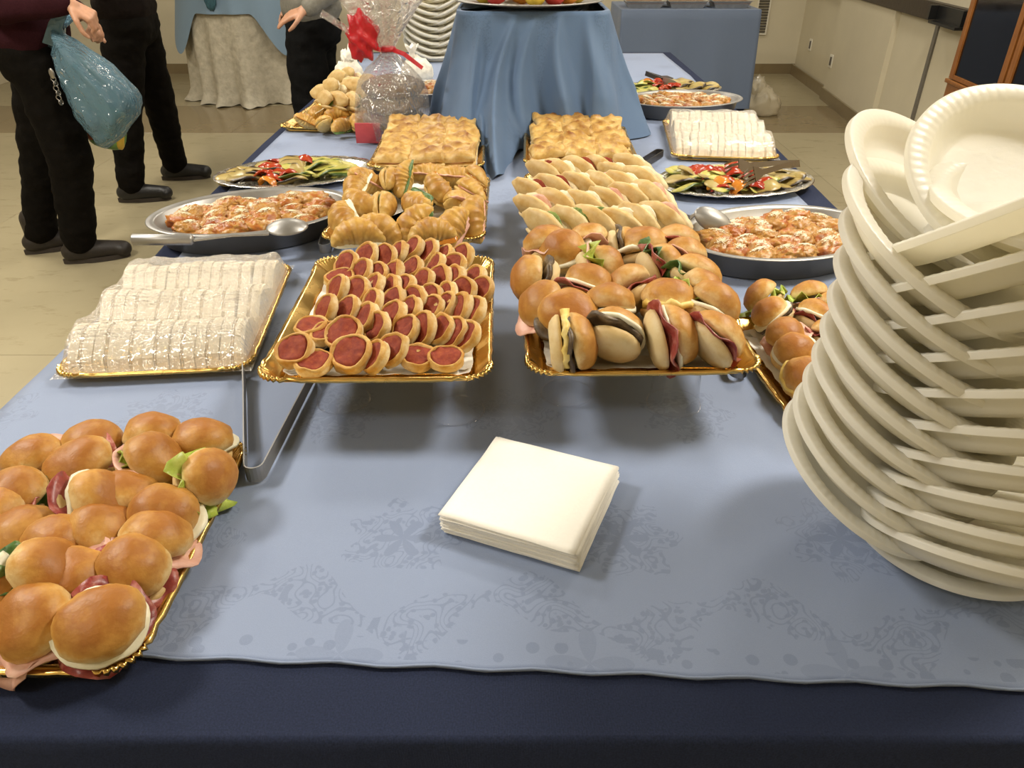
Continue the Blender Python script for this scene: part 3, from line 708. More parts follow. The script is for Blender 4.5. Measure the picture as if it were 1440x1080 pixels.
# ------------------------------------------------------------------ croissants
def crois(seed, half):
    n_, rings = 34, []; seg = 14
    arc = 1.5 + .3 * sin(seed); Lr = .052
    for i in range(n_ + 1):
        t = i / n_; a = (t - .5) * 2 * arc * .62
        r = .0285 * max(.04, sin(pi * (t * .94 + .03))) ** .72
        ph = abs(t - .5) * 2 * 4.2; r *= 1 - .13 * (ph - math.floor(ph)) + .03 * nz((t * 9, seed, 0))
        c = Vector((Lr * sin(a), Lr * (cos(a) - 1) * .9, 0)); rad = Vector((sin(a), cos(a), 0))
        ring = []
        for j in range(seg + 1):
            b = pi * j / seg * (1 if half > 0 else -1); k = r * (1 + .05 * nz((t * 14, b * 2, seed)))
            z = k * sin(b) * (1.0 if half > 0 else .72)
            ring.append(c + rad * (k * cos(b)) + Vector((0, 0, z)))
        rings.append(ring)
    return me('croissant_top' if half > 0 else 'croissant_base', *loft(rings, True, True, True), 'croissant')
CRO = [(crois(s_, 1), crois(s_, -1)) for s_ in range(4)]
def slab_fill(name, mat, seed, lx=.046, ly=.027, th=.0035):
    V, F = SPH[3]; return me(name, [Vector((v.x * lx * (1 + .1 * nz(v, 3, seed)), v.y * ly - .004 - 8 * v.x * v.x * lx * lx, v.z * th + .003 * nz(v, 3.5, seed))) for v in V], F, mat)
CFILL = [('ham_filling', slab_fill('f', 'ham', 1), 'ham'), ('greens_filling', slab_fill('f', 'rocket', 2), 'dark greens'), ('salmon_filling', slab_fill('f', 'orange_pepper', 3), 'orange salmon'), ('cheese_filling', slab_fill('f', 'cheese', 4), 'white cheese')]
def croissant(loc, n, spin, where, group, size=1.0, op=.12, fi=None):
    k = R.randrange(4) if fi is None else fi; nm, ms, txt = CFILL[k]
    t = thing('filled_croissant', 'golden croissant filled with %s %s' % (txt, where), 'croissant', loc, qn(n, spin), group); t.scale = (size,) * 3
    a, b = R.choice(CRO)
    ob('croissant_top', a, t, (0, 0, .003), (op, 0, 0)); ob('croissant_base', b, t); ob(nm, ms, t, (0, 0, .002), (op / 2, 0, 0))
zb = TRAYS['croissant'][3] + .03
W4, G4 = 'heaped on the gold tray', 'croissants on the gold tray'
CP = [(370, 215, 60, 40, .6, 0), (560, 190, 0, 75, 1.2, 1), (680, 200, 200, 60, 1.0, 1), (890, 165, 90, 30, .2, 0), (960, 290, 300, 40, 2.4, 2), (1100, 185, 90, 30, .3, 0), (1235, 180, 30, 40, 1.8, 2), (1200, 290, 30, 30, 2.2, 0), (300, 260, 200, 30, 1.4, 3),
      (500, 395, 0, 78, 1.5, 1), (790, 400, 215, 62, 2.2, 1), (330, 400, 250, 30, 2.5, 3), (190, 520, 230, 40, 1.9, 3), (310, 620, 280, 35, .2, 3), (500, 590, 280, 45, -.35, 0), (740, 570, 250, 50, 1.0, 1), (900, 620, 280, 30, .3, 2), (1060, 570, 290, 50, 1.3, 0), (1215, 500, 300, 45, 1.7, 0), (1130, 400, 100, 40, 1.0, 0)]
for x, y, ax, dg, sp, fi in CP:
    croissant(at(450 + x / 5.76, 220 + y / 5.76, zb + .012), tilt(ax, dg), sp, W4, G4, 1.12, .16, fi)

# ------------------------------------------------------------------ bread pockets
def pocket_mesh(seed):
    def lobe(sgn):
        V, F = SPH[4] if sgn > 0 else SPH[3]; out = []
        V, F = SPH[3]
        for v in V:
            w = 1 - .12 * v.x * v.x
            p = Vector((v.x * .060, v.y * .029 * w, v.z * .0155)); p *= 1 + .12 * nz(v, 2.2, seed + sgn) + .05 * nz(v, 5, seed)
            p.z += .004 * nz(v, 2.0, seed + 7)
            h = max(0, p.y + .03) / .06                                  # hinge at y=-.03
            p.z = p.z + sgn * (.0115 + .014 * h); p.y += .002 * sgn; out.append(p)
        return out, F
    a, b = lobe(1), lobe(-1)
    V, F = SPH[3]; hinge = ([Vector((v.x * .048, v.y * .008 - .027, v.z * .018)) for v in V], F)
    return me('bread', *join(a, b, hinge), 'pocket')
POC = [pocket_mesh(s_) for s_ in range(5)]
PF = [('greens_filling', slab_fill('f', 'greens', 1, .040, .030, .005), 'chopped greens'), ('ham_filling', slab_fill('f', 'ham', 2, .044, .031, .004), 'ham'), ('tomato_filling', slab_fill('f', 'tomato', 3, .042, .030, .005), 'tomato'), ('cheese_filling', slab_fill('f', 'cheese', 4, .042, .03, .004), 'white cheese')]
def pocket(loc, rot, where, group, fi, size=1.0):
    nm, ms, txt = PF[fi]
    t = thing('bread_pocket', 'soft folded bread pocket with %s %s' % (txt, where), 'bread', loc, rot, group); t.scale = (size,) * 3
    ob('bread', R.choice(POC), t); ob(nm, ms, t, (0, .008, 0))
def qaxes(x, z):
    """rotation with local x along x and local z as near z as possible"""
    x = Vector(x).normalized(); z = Vector(z); z = (z - x * z.dot(x)).normalized(); y = z.cross(x)
    return Matrix((x, y, z)).transposed().to_quaternion()
zb = TRAYS['pocket'][3] + .034
W5, G5 = 'on the gold tray beside the croissants', 'bread pockets on the gold tray'
PKT = [(235, 575, 0), (450, 540, 0), (650, 535, 0), (850, 535, 3), (1000, 520, 3), (1180, 500, 1), (160, 430, 1), (340, 400, 3), (560, 400, 3), (740, 370, 1), (910, 330, 3), (1085, 330, 1), (135, 300, 2), (310, 270, 2), (510, 240, 3), (690, 240, 1), (870, 250, 3), (1010, 190, 3),
       (235, 140, 2), (370, 140, 3), (520, 110, 2), (690, 105, 2), (800, 150, 3), (930, 90, 3)]
for i, (x, y, fi) in enumerate(PKT):
    p = at(730 + x / 5.76, 220 + y / 5.76, zb + .008)
    ax = Vector((.66 + R.uniform(-.1, .1), -.60 + R.uniform(-.12, .12), -.22)).normalized(); opn = Vector((.45 + R.uniform(-.1, .15), -.05 + R.uniform(-.1, .1), .85)); upn = ax.cross(opn)
    pocket(p, qaxes(ax, upn), W5, G5, fi, R.uniform(.92, 1.04))

# ------------------------------------------------------------------ focaccia squares
def foc_mesh(seed, top):
    n_ = 14; a = .052; V, F = [], []
    def pt(i, j, up):
        x, y = (i / n_ - .5) * 2 * a, (j / n_ - .5) * 2 * a; e = max(abs(x), abs(y)) / a
        hz = (.021 if top else .008) * (1 - .45 * max(0, (e - .75) / .25) ** 2) + (.012 if top else .002) * nz((x, y, 0), 38, seed) + (.004 if top else 0) * nz((x, y, 0), 90, seed)
        k = 1 + .03 * nz((x, y, 0), 40, seed + 3)
        return Vector((x * k, y * k, hz if up else 0))
    for up in (1, 0):
        for j in range(n_ + 1):
            for i in range(n_ + 1): V.append(pt(i, j, up))
    N = (n_ + 1) ** 2
    for j in range(n_):
        for i in range(n_):
            q = j * (n_ + 1) + i; f = (q, q + 1, q + n_ + 2, q + n_ + 1); F.append(f); F.append(tuple(N + x for x in reversed(f)))
    edge = [i for i in range(n_ + 1)] + [j * (n_ + 1) + n_ for j in range(1, n_ + 1)] + [n_ * (n_ + 1) + i for i in range(n_ - 1, -1, -1)] + [j * (n_ + 1) for j in range(n_ - 1, 0, -1)]
    for a_, b_ in zip(edge, edge[1:] + edge[:1]): F.append((b_, a_, N + a_, N + b_))
    return me('focaccia_top' if top else 'focaccia_base', V, F, 'focaccia')
FOC = [(foc_mesh(s_, True), foc_mesh(s_ + 9, False)) for s_ in range(5)]
FHAM = me('ham_filling', [Vector((v.x * .052, v.y * .052, v.z * .002 + .0015 * nz(v, 4, 3))) for v in SPH[3][0]], SPH[3][1], 'ham')
def focaccias(key, where, group, cols=3, rows=4, seed=0):
    loc, w, d, z, rot = TRAYS[key]; rr = Matrix.Rotation(rot, 3, 'Z')
    for j in range(rows):
        for i in range(cols):
            p = rr @ Vector(((i - (cols - 1) / 2) * .094 + R.uniform(-.005, .005), (j - (rows - 1) / 2) * .098 + R.uniform(-.005, .005), .010 + .006 * j + .006 * R.random()))
            t = thing('focaccia_square', 'browned focaccia square with ham %s, %s row from the blue stand' % (where, ROWN[rows - 1 - j]), 'focaccia', (loc[0] + p.x, loc[1] + p.y, z + p.z), (.10 + R.uniform(-.08, .10), R.uniform(-.12, .12), R.uniform(-.2, .2) + rot), group)
            a, b = R.choice(FOC); ob('focaccia_base', b, t); ob('ham_filling', FHAM, t, (0, 0, .0105)); ob('focaccia_top', a, t, (0, 0, .013))
focaccias('foc_l', 'beside the gift parcel', 'focaccia beside the gift parcel')
focaccias('foc_r', 'beside the black tongs', 'focaccia beside the black tongs')

# ------------------------------------------------------------------ sandwiches under film
def tram_mesh(thk, hgt, dep):
    prof = [(0, 0), (dep, 0), (dep * .93, hgt * .35), (dep * .62, hgt * .93), (dep * .5, hgt), (dep * .36, hgt * .97), (dep * .05, hgt * .42)]
    def bread(x0, x1, nm, mat, inset=0.0):
        c = (dep * .5, hgt * .4); rings = []
        n_ = 3
        for i in range(n_ + 1):
            x = x0 + (x1 - x0) * i / n_; k = 1 - inset - (.02 if i in (0, n_) else 0)
            rings.append([Vector((x, c[0] + (y - c[0]) * k, max(0, c[1] + (z - c[1]) * k))) for y, z in prof])
        return me(nm, *loft(rings, True, True, True), mat, False)
    return bread(0, thk * .40, 'bread_slice', 'tramezzino'), bread(thk * .40, thk * .56, 'filling', 'sandwich_filling', .05), bread(thk * .56, thk * .97, 'bread_slice', 'tramezzino')
def wrapped(key, where, group, rows, per, hgt):
    loc, w, d, z, rot = TRAYS[key]; W_, D_ = w - .03, d - .05
    dep = D_ / rows; thk = W_ / per; parts = tram_mesh(thk, hgt, dep * 1.06); rr = Matrix.Rotation(rot, 3, 'Z')
    for j in range(rows):
        for i in range(per):
            p = rr @ Vector((-W_ / 2 + i * thk, -D_ / 2 + j * dep, .003))
            p += Vector((0, R.uniform(-.006, .006), 0))
            t = thing('triangle_sandwich', 'white triangle sandwich under film %s, %s row from the table front' % (where, ROWN[j]), 'sandwich', (loc[0] + p.x, loc[1] + p.y, z + p.z), (0, R.uniform(-.05, .05), rot + R.uniform(-.06, .06)), group)
            t.scale = (1, 1, R.uniform(.9, 1.03))
            ob('bread_slice', parts[0], t); ob('filling', parts[1], t); ob('bread_slice', parts[2], t)
    # film drawn over everything and tucked under the tray edge
    nx_, ny_ = 70, 90; V, F = [], []; hw, hd = w / 2 + .003, d / 2 + .003
    for j in range(ny_ + 1):
        for i in range(nx_ + 1):
            x, y = (i / nx_ - .5) * 2 * hw, (j / ny_ - .5) * 2 * hd
            tt = ((y + D_ / 2) / dep); ft = tt - math.floor(tt); inside = -D_ / 2 < y < D_ / 2
            ridge = (.82 + .18 * max(0, 1 - abs(ft - .5) * 2.6)) if inside else 0
            ex = max(0, min(1, (hw - abs(x)) / .022)); ey = max(0, min(1, (hd - abs(y)) / .05))
            s1 = ex * ex * (3 - 2 * ex); s2 = ey * ey * (3 - 2 * ey)
            zz = .006 + (hgt * ridge if inside else hgt * .6) * s1 * s2 + .0035
            zz += .0045 * nz((x, y, 0), 26, 2) * s1 + .0022 * nz((x * 3, y, 0), 60, 5) * s1
            V.append(Vector((x, y, max(zz, .012 if ex * ey == 0 else zz))))
    for j in range(ny_):
        for i in range(nx_):
            q = j * (nx_ + 1) + i; F.append((q, q + 1, q + nx_ + 2, q + nx_ + 1))
    o = ob('cling_film', me('cling_film', V, F, 'film'), None, (loc[0], loc[1], z), (0, 0, rot)); tag(o, 'shiny wrinkled cling film over the sandwiches %s' % where, 'film')
wrapped('wrap_l', 'beside the mini pizzas', 'wrapped sandwiches beside the mini pizzas', 3, 7, .060)
wrapped('wrap_r', 'beside the grilled vegetables', 'wrapped sandwiches beside the grilled vegetables', 3, 7, .066)
# ------------------------------------------------------------------ oval dishes
def oval_mesh(a, b, h, rim, mat, emb=0.0):
    seg = 72; rings = []
    prof = [(-rim - .030, .002), (-rim - .014, .004), (-rim - .002, h - .004), (-rim + .002, h - .001), (0, h), (.0025, h - .0015), (0, h - .003), (-rim, h - .005), (-rim - .012, .001), (-rim - .030, -.0005)]
    for off, z in prof:
        ring = []
        for j in range(seg):
            t = 2 * pi * j / seg; n_ = Vector((cos(t) / a, sin(t) / b, 0)).normalized()
            e = emb * sin(j * 2.6) * (1 if -rim < off <= .0025 else 0)
            ring.append(Vector((a * cos(t), b * sin(t), z + e)) + n_ * off)
        rings.append(ring)
    V, F = loft(rings, True, True, True); return me('oval_dish', V, F, mat)
STEEL = oval_mesh(.238, .168, .056, .016, 'steel'); FOILT = oval_mesh(.235, .155, .020, .024, 'foil', .0012)
DISH = {'sl': ((-.625, 1.735), .36), 'sr': ((.605, 1.595), .36), 'sf': ((.675, 3.07), .2), 'vl': ((-.635, 2.19), .30), 'vr': ((.635, 2.105), .22), 'vf': ((.70, 3.49), .15), 'sb': ((-.35, 3.30), .1)}
for k, lab in (('sl', 'oval steel dish of baked rolls beside the wrapped sandwiches'), ('sr', 'oval steel dish of baked rolls behind the foam plates'), ('sf', 'oval steel dish of baked rolls behind the wrapped sandwiches'), ('sb', 'oval steel dish partly hidden behind the gift parcel')):
    tag(ob('oval_dish', STEEL, None, (*DISH[k][0], ZT), (0, 0, DISH[k][1])), lab, 'dish', 'oval steel dishes')
for k, lab in (('vl', 'oval foil platter of grilled vegetables beside the gift parcel'), ('vr', 'oval foil platter of grilled vegetables under the amber tongs'), ('vf', 'oval foil platter of grilled vegetables under the dark handled tongs')):
    tag(ob('oval_platter', FOILT, None, (*DISH[k][0], ZT), (0, 0, DISH[k][1])), lab, 'platter', 'oval foil platters')
# baked rolls
def roll_mesh(seed):
    return blob('baked_roll', 'baked_roll', lambda v: Vector((v.x * .036, v.y * .026, v.z * .018)) * (1 + .26 * nz(v, 2.0, seed * 3) + .20 * nz(v, 4.5, seed) + .12 * nz(v, 11, seed)), 4)
ROLL = [roll_mesh(s_) for s_ in range(5)]
CHEESE = me('grated_cheese', *join(*[([Vector((p[0] + v.x * p[3], p[1] + v.y * p[3] * .6, p[2] + v.z * p[3] * .6)) for v in ((-1, 0, 0), (1, 0, 0), (0, 1, .3), (0, -1, .3), (0, 0, 1))] if False else [Vector((p[0] + dx * p[3], p[1] + dy * p[3], p[2] + dz * p[3])) for dx, dy, dz in ((-1, -.4, 0), (1, -.3, .1), (.8, .5, 0), (-.9, .4, .1), (0, 0, .7))], [(0, 1, 4), (1, 2, 4), (2, 3, 4), (3, 0, 4), (3, 2, 1, 0)])
    for p in [(lambda a, r: (r * cos(a) * .026, r * sin(a) * .016, .0185 * sqrt(max(0, 1 - r * r * .62)) + .001, R.uniform(.0008, .0019)))(R.uniform(0, 6.28), min(1, abs(R.gauss(0, .45)))) for _ in range(170)]]), 'cheese', False)
def rolls(key, where, group, nx=6, ny=5):
    (x0, y0), rot = DISH[key]; rr = Matrix.Rotation(rot, 3, 'Z')
    pool = ob('tomato_sauce', me('tomato_sauce', *lathe([(0, .004), (.18, .004), (.186, .012), (.188, .022), (.15, .024), (.1, .0215), (.05, .022), (0, .022)], 48, lambda p, a, i: Vector((p.x, p.y * .64, p.z + .006 * nz((p.x, p.y, 0), 40, 2) * (i > 3)))), 'baked_roll'), None, (x0, y0, ZT), (0, 0, rot)); tag(pool, 'chunky tomato sauce in the dish %s' % where, 'sauce')
    for j in range(ny):
        y = (j - (ny - 1) / 2) * .044; m = .196 * sqrt(max(0, 1 - (y / .150) ** 2)); n_ = max(2, int(2 * (m - .015) / .055))
        for i in range(n_):
            x = (i - (n_ - 1) / 2) * (2 * (m - .042) / max(1, n_ - 1)); e_ = sqrt((x / .165) ** 2 + (y / .098) ** 2); x, yy = (x / e_, y / e_) if e_ > 1 else (x, y); p = rr @ Vector((x + R.uniform(-.006, .006), yy + R.uniform(-.006, .006), 0))
            t = ob('baked_roll', R.choice(ROLL), None, (x0 + p.x, y0 + p.y, ZT + .030 + R.uniform(0, .014)), (R.uniform(-.3, .3), R.uniform(-.2, .2), (R.uniform(-.9, .9) if abs(y) < .06 else R.uniform(-.3, .3)) + rot + .1), R.uniform(1.05, 1.3))
            ch = R.random() < .7; tag(t, '%s in the dish %s' % ('cheese topped baked roll' if ch else 'saucy baked roll without cheese', where), 'baked roll', group)
            if ch: c = ob('grated_cheese', CHEESE, t); c['kind'] = 'stuff'
rolls('sl', 'with the steel spoon across its rim', 'baked rolls in the dish with the spoon across its rim')
rolls('sr', 'behind the foam plates', 'baked rolls in the dish behind the foam plates')
rolls('sf', 'behind the wrapped sandwiches', 'baked rolls in the dish behind the wrapped sandwiches')
rolls('sb', 'behind the gift parcel', 'baked rolls in the dish behind the gift parcel')
# grilled vegetables
def slice_mesh(name, mat, lx, ly, th, seed):
    V, F = SPH[3]; out = []
    for v in V:
        sx = math.copysign(abs(v.x) ** .8, v.x); p = Vector((sx * lx, v.y * ly * (1 + .15 * nz((v.x, 0, 0), 2, seed)), v.z * th))
        p.z += .008 * nz((p.x, p.y, 0), 26, seed) + .004 * sin(p.x * 60 + seed); out.append(p)
    return me(name, out, F, mat)
ZUC = [slice_mesh('zucchini_slice', 'zucchini', .044, .018, .0035, s_) for s_ in range(4)]
AUB = [slice_mesh('aubergine_slice', 'aubergine', .040, .027, .004, s_) for s_ in range(4)]
def pepper_mesh(seed, mat):
    V, F = SPH[3]; out = []
    for v in V:
        a = v.x * 1.3; r = .026
        out.append(Vector((r * sin(a), v.y * .014 * (1 + .2 * nz(v, 2, seed)), r * cos(a) - r + v.z * .004 + .004 * nz(v, 2.4, seed))))
    return me('pepper_strip', out, F, mat)
PEP = [pepper_mesh(s_, 'pepper' if s_ < 3 else 'orange_pepper') for s_ in range(4)]
def veg(key, spec, where):
    (x0, y0), rot = DISH[key]; rr = Matrix.Rotation(rot, 3, 'Z')
    for kind, xa, xb, n_ in spec:
        for i in range(n_):
            for _ in range(30):
                x, y = R.uniform(xa, xb), R.uniform(-.095, .095)
                if (x / .19) ** 2 + (y / .108) ** 2 < 1: break
            p = rr @ Vector((x, y, 0)); hz = ZT + .014 + (.014 if kind == 'p' else 0) + .024 * max(0, 1 - (x / .2) ** 2 - (y / .12) ** 2) * R.uniform(.3, 1.0)
            ms, nm, cat, adj = {'z': (ZUC, 'zucchini_slice', 'zucchini', 'pale green grilled zucchini slice'), 'a': (AUB, 'aubergine_slice', 'aubergine', 'dark edged grilled aubergine slice'), 'p': (PEP, 'pepper_strip', 'pepper', 'glossy red roasted pepper strip')}[kind]
            t = ob(nm, R.choice(ms), None, (x0 + p.x, y0 + p.y, hz), (R.uniform(-.35, .35), R.uniform(-.25, .25), R.uniform(-.7, .7) + (0 if kind == 'p' else .3)), R.uniform(1.1, 1.5))
            tag(t, '%s on the platter %s' % (adj, where), cat, '%s slices on the platter %s' % (cat, where))
veg('vl', [('a', -.19, -.02, 20), ('z', -.02, .19, 26), ('p', -.10, .03, 12)], 'beside the gift parcel')
veg('vr', [('z', -.19, -.05, 14), ('a', -.17, -.05, 6), ('a', .02, .19, 18), ('z', -.08, .1, 6), ('p', -.09, .06, 26)], 'under the amber tongs')
veg('vf', [('z', -.19, -.03, 18), ('a', .02, .19, 16), ('p', -.08, .03, 10)], 'under the dark handled tongs')
veg('sb', [('z', -.15, .15, 10)], 'behind the gift parcel')

# ------------------------------------------------------------------ spoons and tongs
def strip(pts, w, th, wid=None):
    """flat bar along pts; wid = direction of its width"""
    pts = [Vector(p) for p in pts]; n_ = len(pts); rings = []
    for i, p in enumerate(pts):
        t = (pts[min(i + 1, n_ - 1)] - pts[max(i - 1, 0)]).normalized(); wd = Vector(wid) if wid else Vector((0, 0, 1)); wd = (wd - t * wd.dot(t)).normalized(); b = t.cross(wd)
        ww = w[i] if hasattr(w, '__len__') else w
        rings.append([p + wd * ww / 2 + b * th / 2, p - wd * ww / 2 + b * th / 2, p - wd * ww / 2 - b * th / 2, p + wd * ww / 2 - b * th / 2])
    return loft(rings, True, True, True)
def bowl_mesh(L_, w, dpt, mat='steel'):
    V, F = [], []; n_, m = 10, 24
    def rings(off):
        return [[Vector((L_ * (i / n_) * cos(2 * pi * j / m), w * (i / n_) * sin(2 * pi * j / m), -dpt * (1 - (i / n_) ** 2) + off)) for j in range(m)] for i in range(n_, 0, -1)]
    return me('bowl', *loft(list(reversed(rings(0.0))) + rings(-.0015), True, True, True), mat)
# serving spoon across the left steel dish, bowl turned over
zs = ZT + .060
s0, s1, s2 = at(186, 337, zs + .008), at(272, 337, zs + .004), at(378, 328, zs)
sp = thing('serving_spoon', 'large steel serving spoon lying across the dish by the wrapped sandwiches', 'spoon', s1)
ob('handle', me('handle', *tube([s0 - s1, (s0 - s1) * .98, (s0 - s1) * .04, Vector()], [.011, .0125, .0115, .008], 14), 'steel'), sp)
ob('neck', me('neck', *strip([Vector(), (s2 - s1) * .5 + Vector((0, 0, .003)), s2 - s1], [.014, .012, .016], .004, (0, 1, 0)), 'steel', False), sp)
dr = (s2 - s1); ang = math.atan2(dr.y, dr.x)
bw = at(404, 320, zs + .004) - s1
ob('bowl', bowl_mesh(.046, .033, .016), sp, bw, Quaternion((0, 0, 1), ang) @ Quaternion((1, 0, 0), pi + .25))
# spoon leaning in the right steel dish
b0, b1 = at(979, 298, ZT + .085), at(1026, 322, ZT + .050); ax = (b1 - b0)
sp = thing('serving_spoon', 'steel serving spoon leaning into the dish behind the foam plates', 'spoon', b0)
ob('bowl', bowl_mesh(ax.length / 2 + .004, .027, .014), sp, ax / 2, qaxes(ax, Vector((.15, .75, -.65))))
hd = at(950, 300, ZT + .012) - b0
ob('handle', me('handle', *strip([ax * .03, Vector((-.012, -.004, -.012)), hd], [.012, .010, .014], .003, (0, 1, 0)), 'steel', False), sp)
def tongs(name, label, bend, e1, e2, w, th, mat, upright=True):
    bend, e1, e2 = Vector(bend), Vector(e1), Vector(e2); t = thing(name, label, 'tongs', bend)
    d1, d2 = (e1 - bend), (e2 - bend); wid = (0, 0, 1)
    n1, n2 = d1.normalized(), d2.normalized(); r = .013; mid = (n1 + n2).normalized()
    side = (n1 - n2); side = side.normalized() if side.length > .01 else Vector((1, 0, 0))
    arc = [mid * (r - r * cos(a)) + side * (r * sin(a)) for a in [radians(x) for x in range(80, -81, -20)]]
    ob('bend', me('bend', *strip(arc, w, th, wid), mat, False), t)
    for s_, d in ((arc[0], d1), (arc[-1], d2)):
        pts = [s_ + (d - s_) * k + side * 0 for k in (0, .25, .5, .75, .9, 1)]
        ob('arm', me('arm', *strip(pts, [w, w, w * .95, w * .9, w * 1.1, w * 1.2], th, wid), mat, False), t)
    return t
zt = ZT + .012
tongs('steel_tongs', 'steel serving tongs standing open on the blue cloth before the pizza tray', at(357, 668, zt), at(343, 522, zt), at(452, 505, zt), .024, .0018, 'steel')
tongs('steel_tongs', 'steel serving tongs sticking out from under the roll tray', at(1041, 524, zt + .002), at(995, 430, zt), at(1020, 420, zt), .022, .002, 'steel_dark')
tongs('steel_tongs', 'dark tongs lying beside the focaccia and wrapped sandwiches', at(929, 214, zt), at(893, 232, zt), at(897, 238, zt), .020, .002, 'dark_handle')
tongs('steel_tongs', 'thin steel tongs standing between croissants and baked rolls', at(456, 350, zt), at(462, 300, zt), at(480, 300, zt), .02, .0018, 'steel')
# amber plastic salad tongs on the right vegetables
am = at(1124, 230, ZT + .055); t = thing('salad_tongs', 'amber plastic salad tongs resting on the grilled vegetables', 'tongs', am)
for (u, v, z2) in ((1022, 234, .062), (1048, 248, .056)):
    e = at(u, v, ZT + z2) - am; k = e * .70
    ob('arm', me('arm', *strip([Vector((0, 0, 0)), e * .3 + Vector((0, 0, .004)), k], [.020, .014, .016], .004, (0, .5, .85)), 'amber_plastic', False), t)
    sd = Vector((0, .45, .9)).cross(e).normalized(); upv = Vector((0, .5, .85))
    h_ = ob('fork_head', me('fork_head', *strip([k, e * .78, e * .84], [.018, .034, .040], .004, (0, .5, .85)), 'amber_plastic', False), t)
    tine = None
    for q in (-.018, -.006, .006, .018):
        ob('tine', me('tine', *strip([e * .83 + upv * q, e * .94 + upv * q * 1.05 + Vector((0, 0, -.004)), e * 1.02 + upv * q + Vector((0, 0, -.012))], [.007, .007, .004], .003, (0, .5, .85)), 'amber_plastic', False), h_)
fa = at(908, 103, ZT + .06); t = thing('serving_tongs', 'dark handled serving tongs resting on the farthest grilled vegetables', 'tongs', fa)
for k, e in enumerate((at(944, 114, ZT + .035) - fa, at(948, 119, ZT + .03) - fa)):
    ob('handle', me('handle', *strip([Vector((0, 0, 0)), e * .6], [.02, .018], .006, (0, 0, 1)), 'dark_handle', False), t)
    ob('head', me('head', *strip([e * .58, e * .8, e * 1.05], [.018, .035, .03], .003, (0, 0, 1)), 'steel', False), t)

# ------------------------------------------------------------------ napkin stack
NS = .176
def napkin_mesh(seed, th):
    n_ = 16; V, F = [], []
    def pt(i, j, z):
        x, y = (i / n_ - .5) * NS, (j / n_ - .5) * NS
        e = .0012 * nz((x * 30, y * 30, 0), 1, seed); x += e * (1 if i in (0, n_) else 0); y += e * (1 if j in (0, n_) else 0)
        return Vector((x, y, z + .0006 * nz((x, y, 0), 20, 3)))
    # folded sheet: two leaves joined along the fold at x=-
    lay = (0.0, th * .42, th * .5, th * .92)
    for z in lay:
        for j in range(n_ + 1):
            for i in range(n_ + 1): V.append(pt(i, j, z))
    N = (n_ + 1) ** 2
    for k in range(4):
        for j in range(n_):
            for i in range(n_):
                q = k * N + j * (n_ + 1) + i; f = (q, q + 1, q + n_ + 2, q + n_ + 1); F.append(f if k % 2 else tuple(reversed(f)))
    E_ = [i for i in range(n_ + 1)] + [j * (n_ + 1) + n_ for j in range(1, n_ + 1)] + [n_ * (n_ + 1) + i for i in range(n_ - 1, -1, -1)] + [j * (n_ + 1) for j in range(n_ - 1, 0, -1)]
    for k in (0, 2):
        for a, b in zip(E_, E_[1:] + E_[:1]): F.append((k * N + a, k * N + b, (k + 1) * N + b, (k + 1) * N + a))
    for j in range(n_):
        a, b = j * (n_ + 1), (j + 1) * (n_ + 1); F.append((N + a, N + b, 2 * N + b, 2 * N + a))
    return me('paper_napkin', V, F, 'napkin')
NTH = .0013; NN = 22
NAPM = [napkin_mesh(s_, NTH) for s_ in range(5)]
nc = (at(612, 752, TZ) + at(805, 812, TZ) + at(878, 682, TZ) + at(707, 640, TZ)) / 4
for i in range(NN):
    k = i / NN; z = TZ + .0055 + i * NTH
    o = ob('paper_napkin', NAPM[i % 5], None, (nc.x + .002 * sin(i * 1.7) - .002 * k, nc.y + .002 * cos(i * 2.3), z), (0, 0, -.39 + .012 * sin(i * 2.9)))
    tag(o, 'square folded white paper napkin in the stack on the blue cloth' if i < NN - 1 else 'topmost white paper napkin of the stack on the blue cloth', 'napkin', 'stack of paper napkins')

# ------------------------------------------------------------------ foam plates, two fans pushed into each other
def plate_mesh():
    Rp = .12; seg = 288
    prof = [(0, -.0235), (.078, -.0235), (.084, -.0225), (.0925, -.0155), (.0980, -.0050), (.1010, -.0012), (.110, .0006), (.1175, .0004), (.1190, .0001), (.1199, -.0006), (.1200, -.0012), (.1205, -.0066), (.1205, -.0071), (.1200, -.0076), (.1190, -.0076), (.1070, -.0062), (.1055, -.0064), (.1045, -.0080), (.1005, -.0170), (.0945, -.0235), (.0875, -.0280), (.078, -.0285), (0, -.0285)]
    def mod(p, a, i):
        r = sqrt(p.x ** 2 + p.y ** 2); k = 1.0; z = p.z
        if i in (5, 6, 7): z += .00028 * math.sin(a * 72 + .4)
        return Vector((p.x, p.y, z))
    return me('foam_plate', *lathe(prof, seg, mod), 'foam')
PLATE = plate_mesh()
def plate(c, ax, ay, lab, grp, s_=1.0, sp=None):
    o = ob('foam_plate', PLATE, None, c, qn((ax, ay, 1), R.uniform(0, 6.28) if sp is None else sp), s_); tag(o, lab, 'plate', grp)
def fam(q, i):
    return (q[0] + i * q[3] + i * i * q[6] * .1, q[1] + i * q[4] + i * i * q[7] * .1, q[2] + i * q[5] + i * i * q[8] * .1), q[9] + q[10] * i + q[11] * i * i * .1, q[12] + q[13] * i + q[14] * i * i * .1
QL = [0.4336, 0.706, 0.8397, 0.0043, -0.0103, 0.033, -0.0066, 0.0095, 0.0051, 0.4582, -0.0057, 0.0074, -0.2468, 0.0431, -0.0703]
QR = [0.5195, 0.6103, 0.8227, -0.0012, 0.0021, 0.0335, -0.006, 0.0062, 0.0069, 0.1521, -0.0098, -0.0674, 0.4408, 0.0258, -0.0107]
ORD = 'first second third fourth fifth sixth seventh eighth ninth tenth'.split()
GP = 'interleaved foam plates at the table edge'
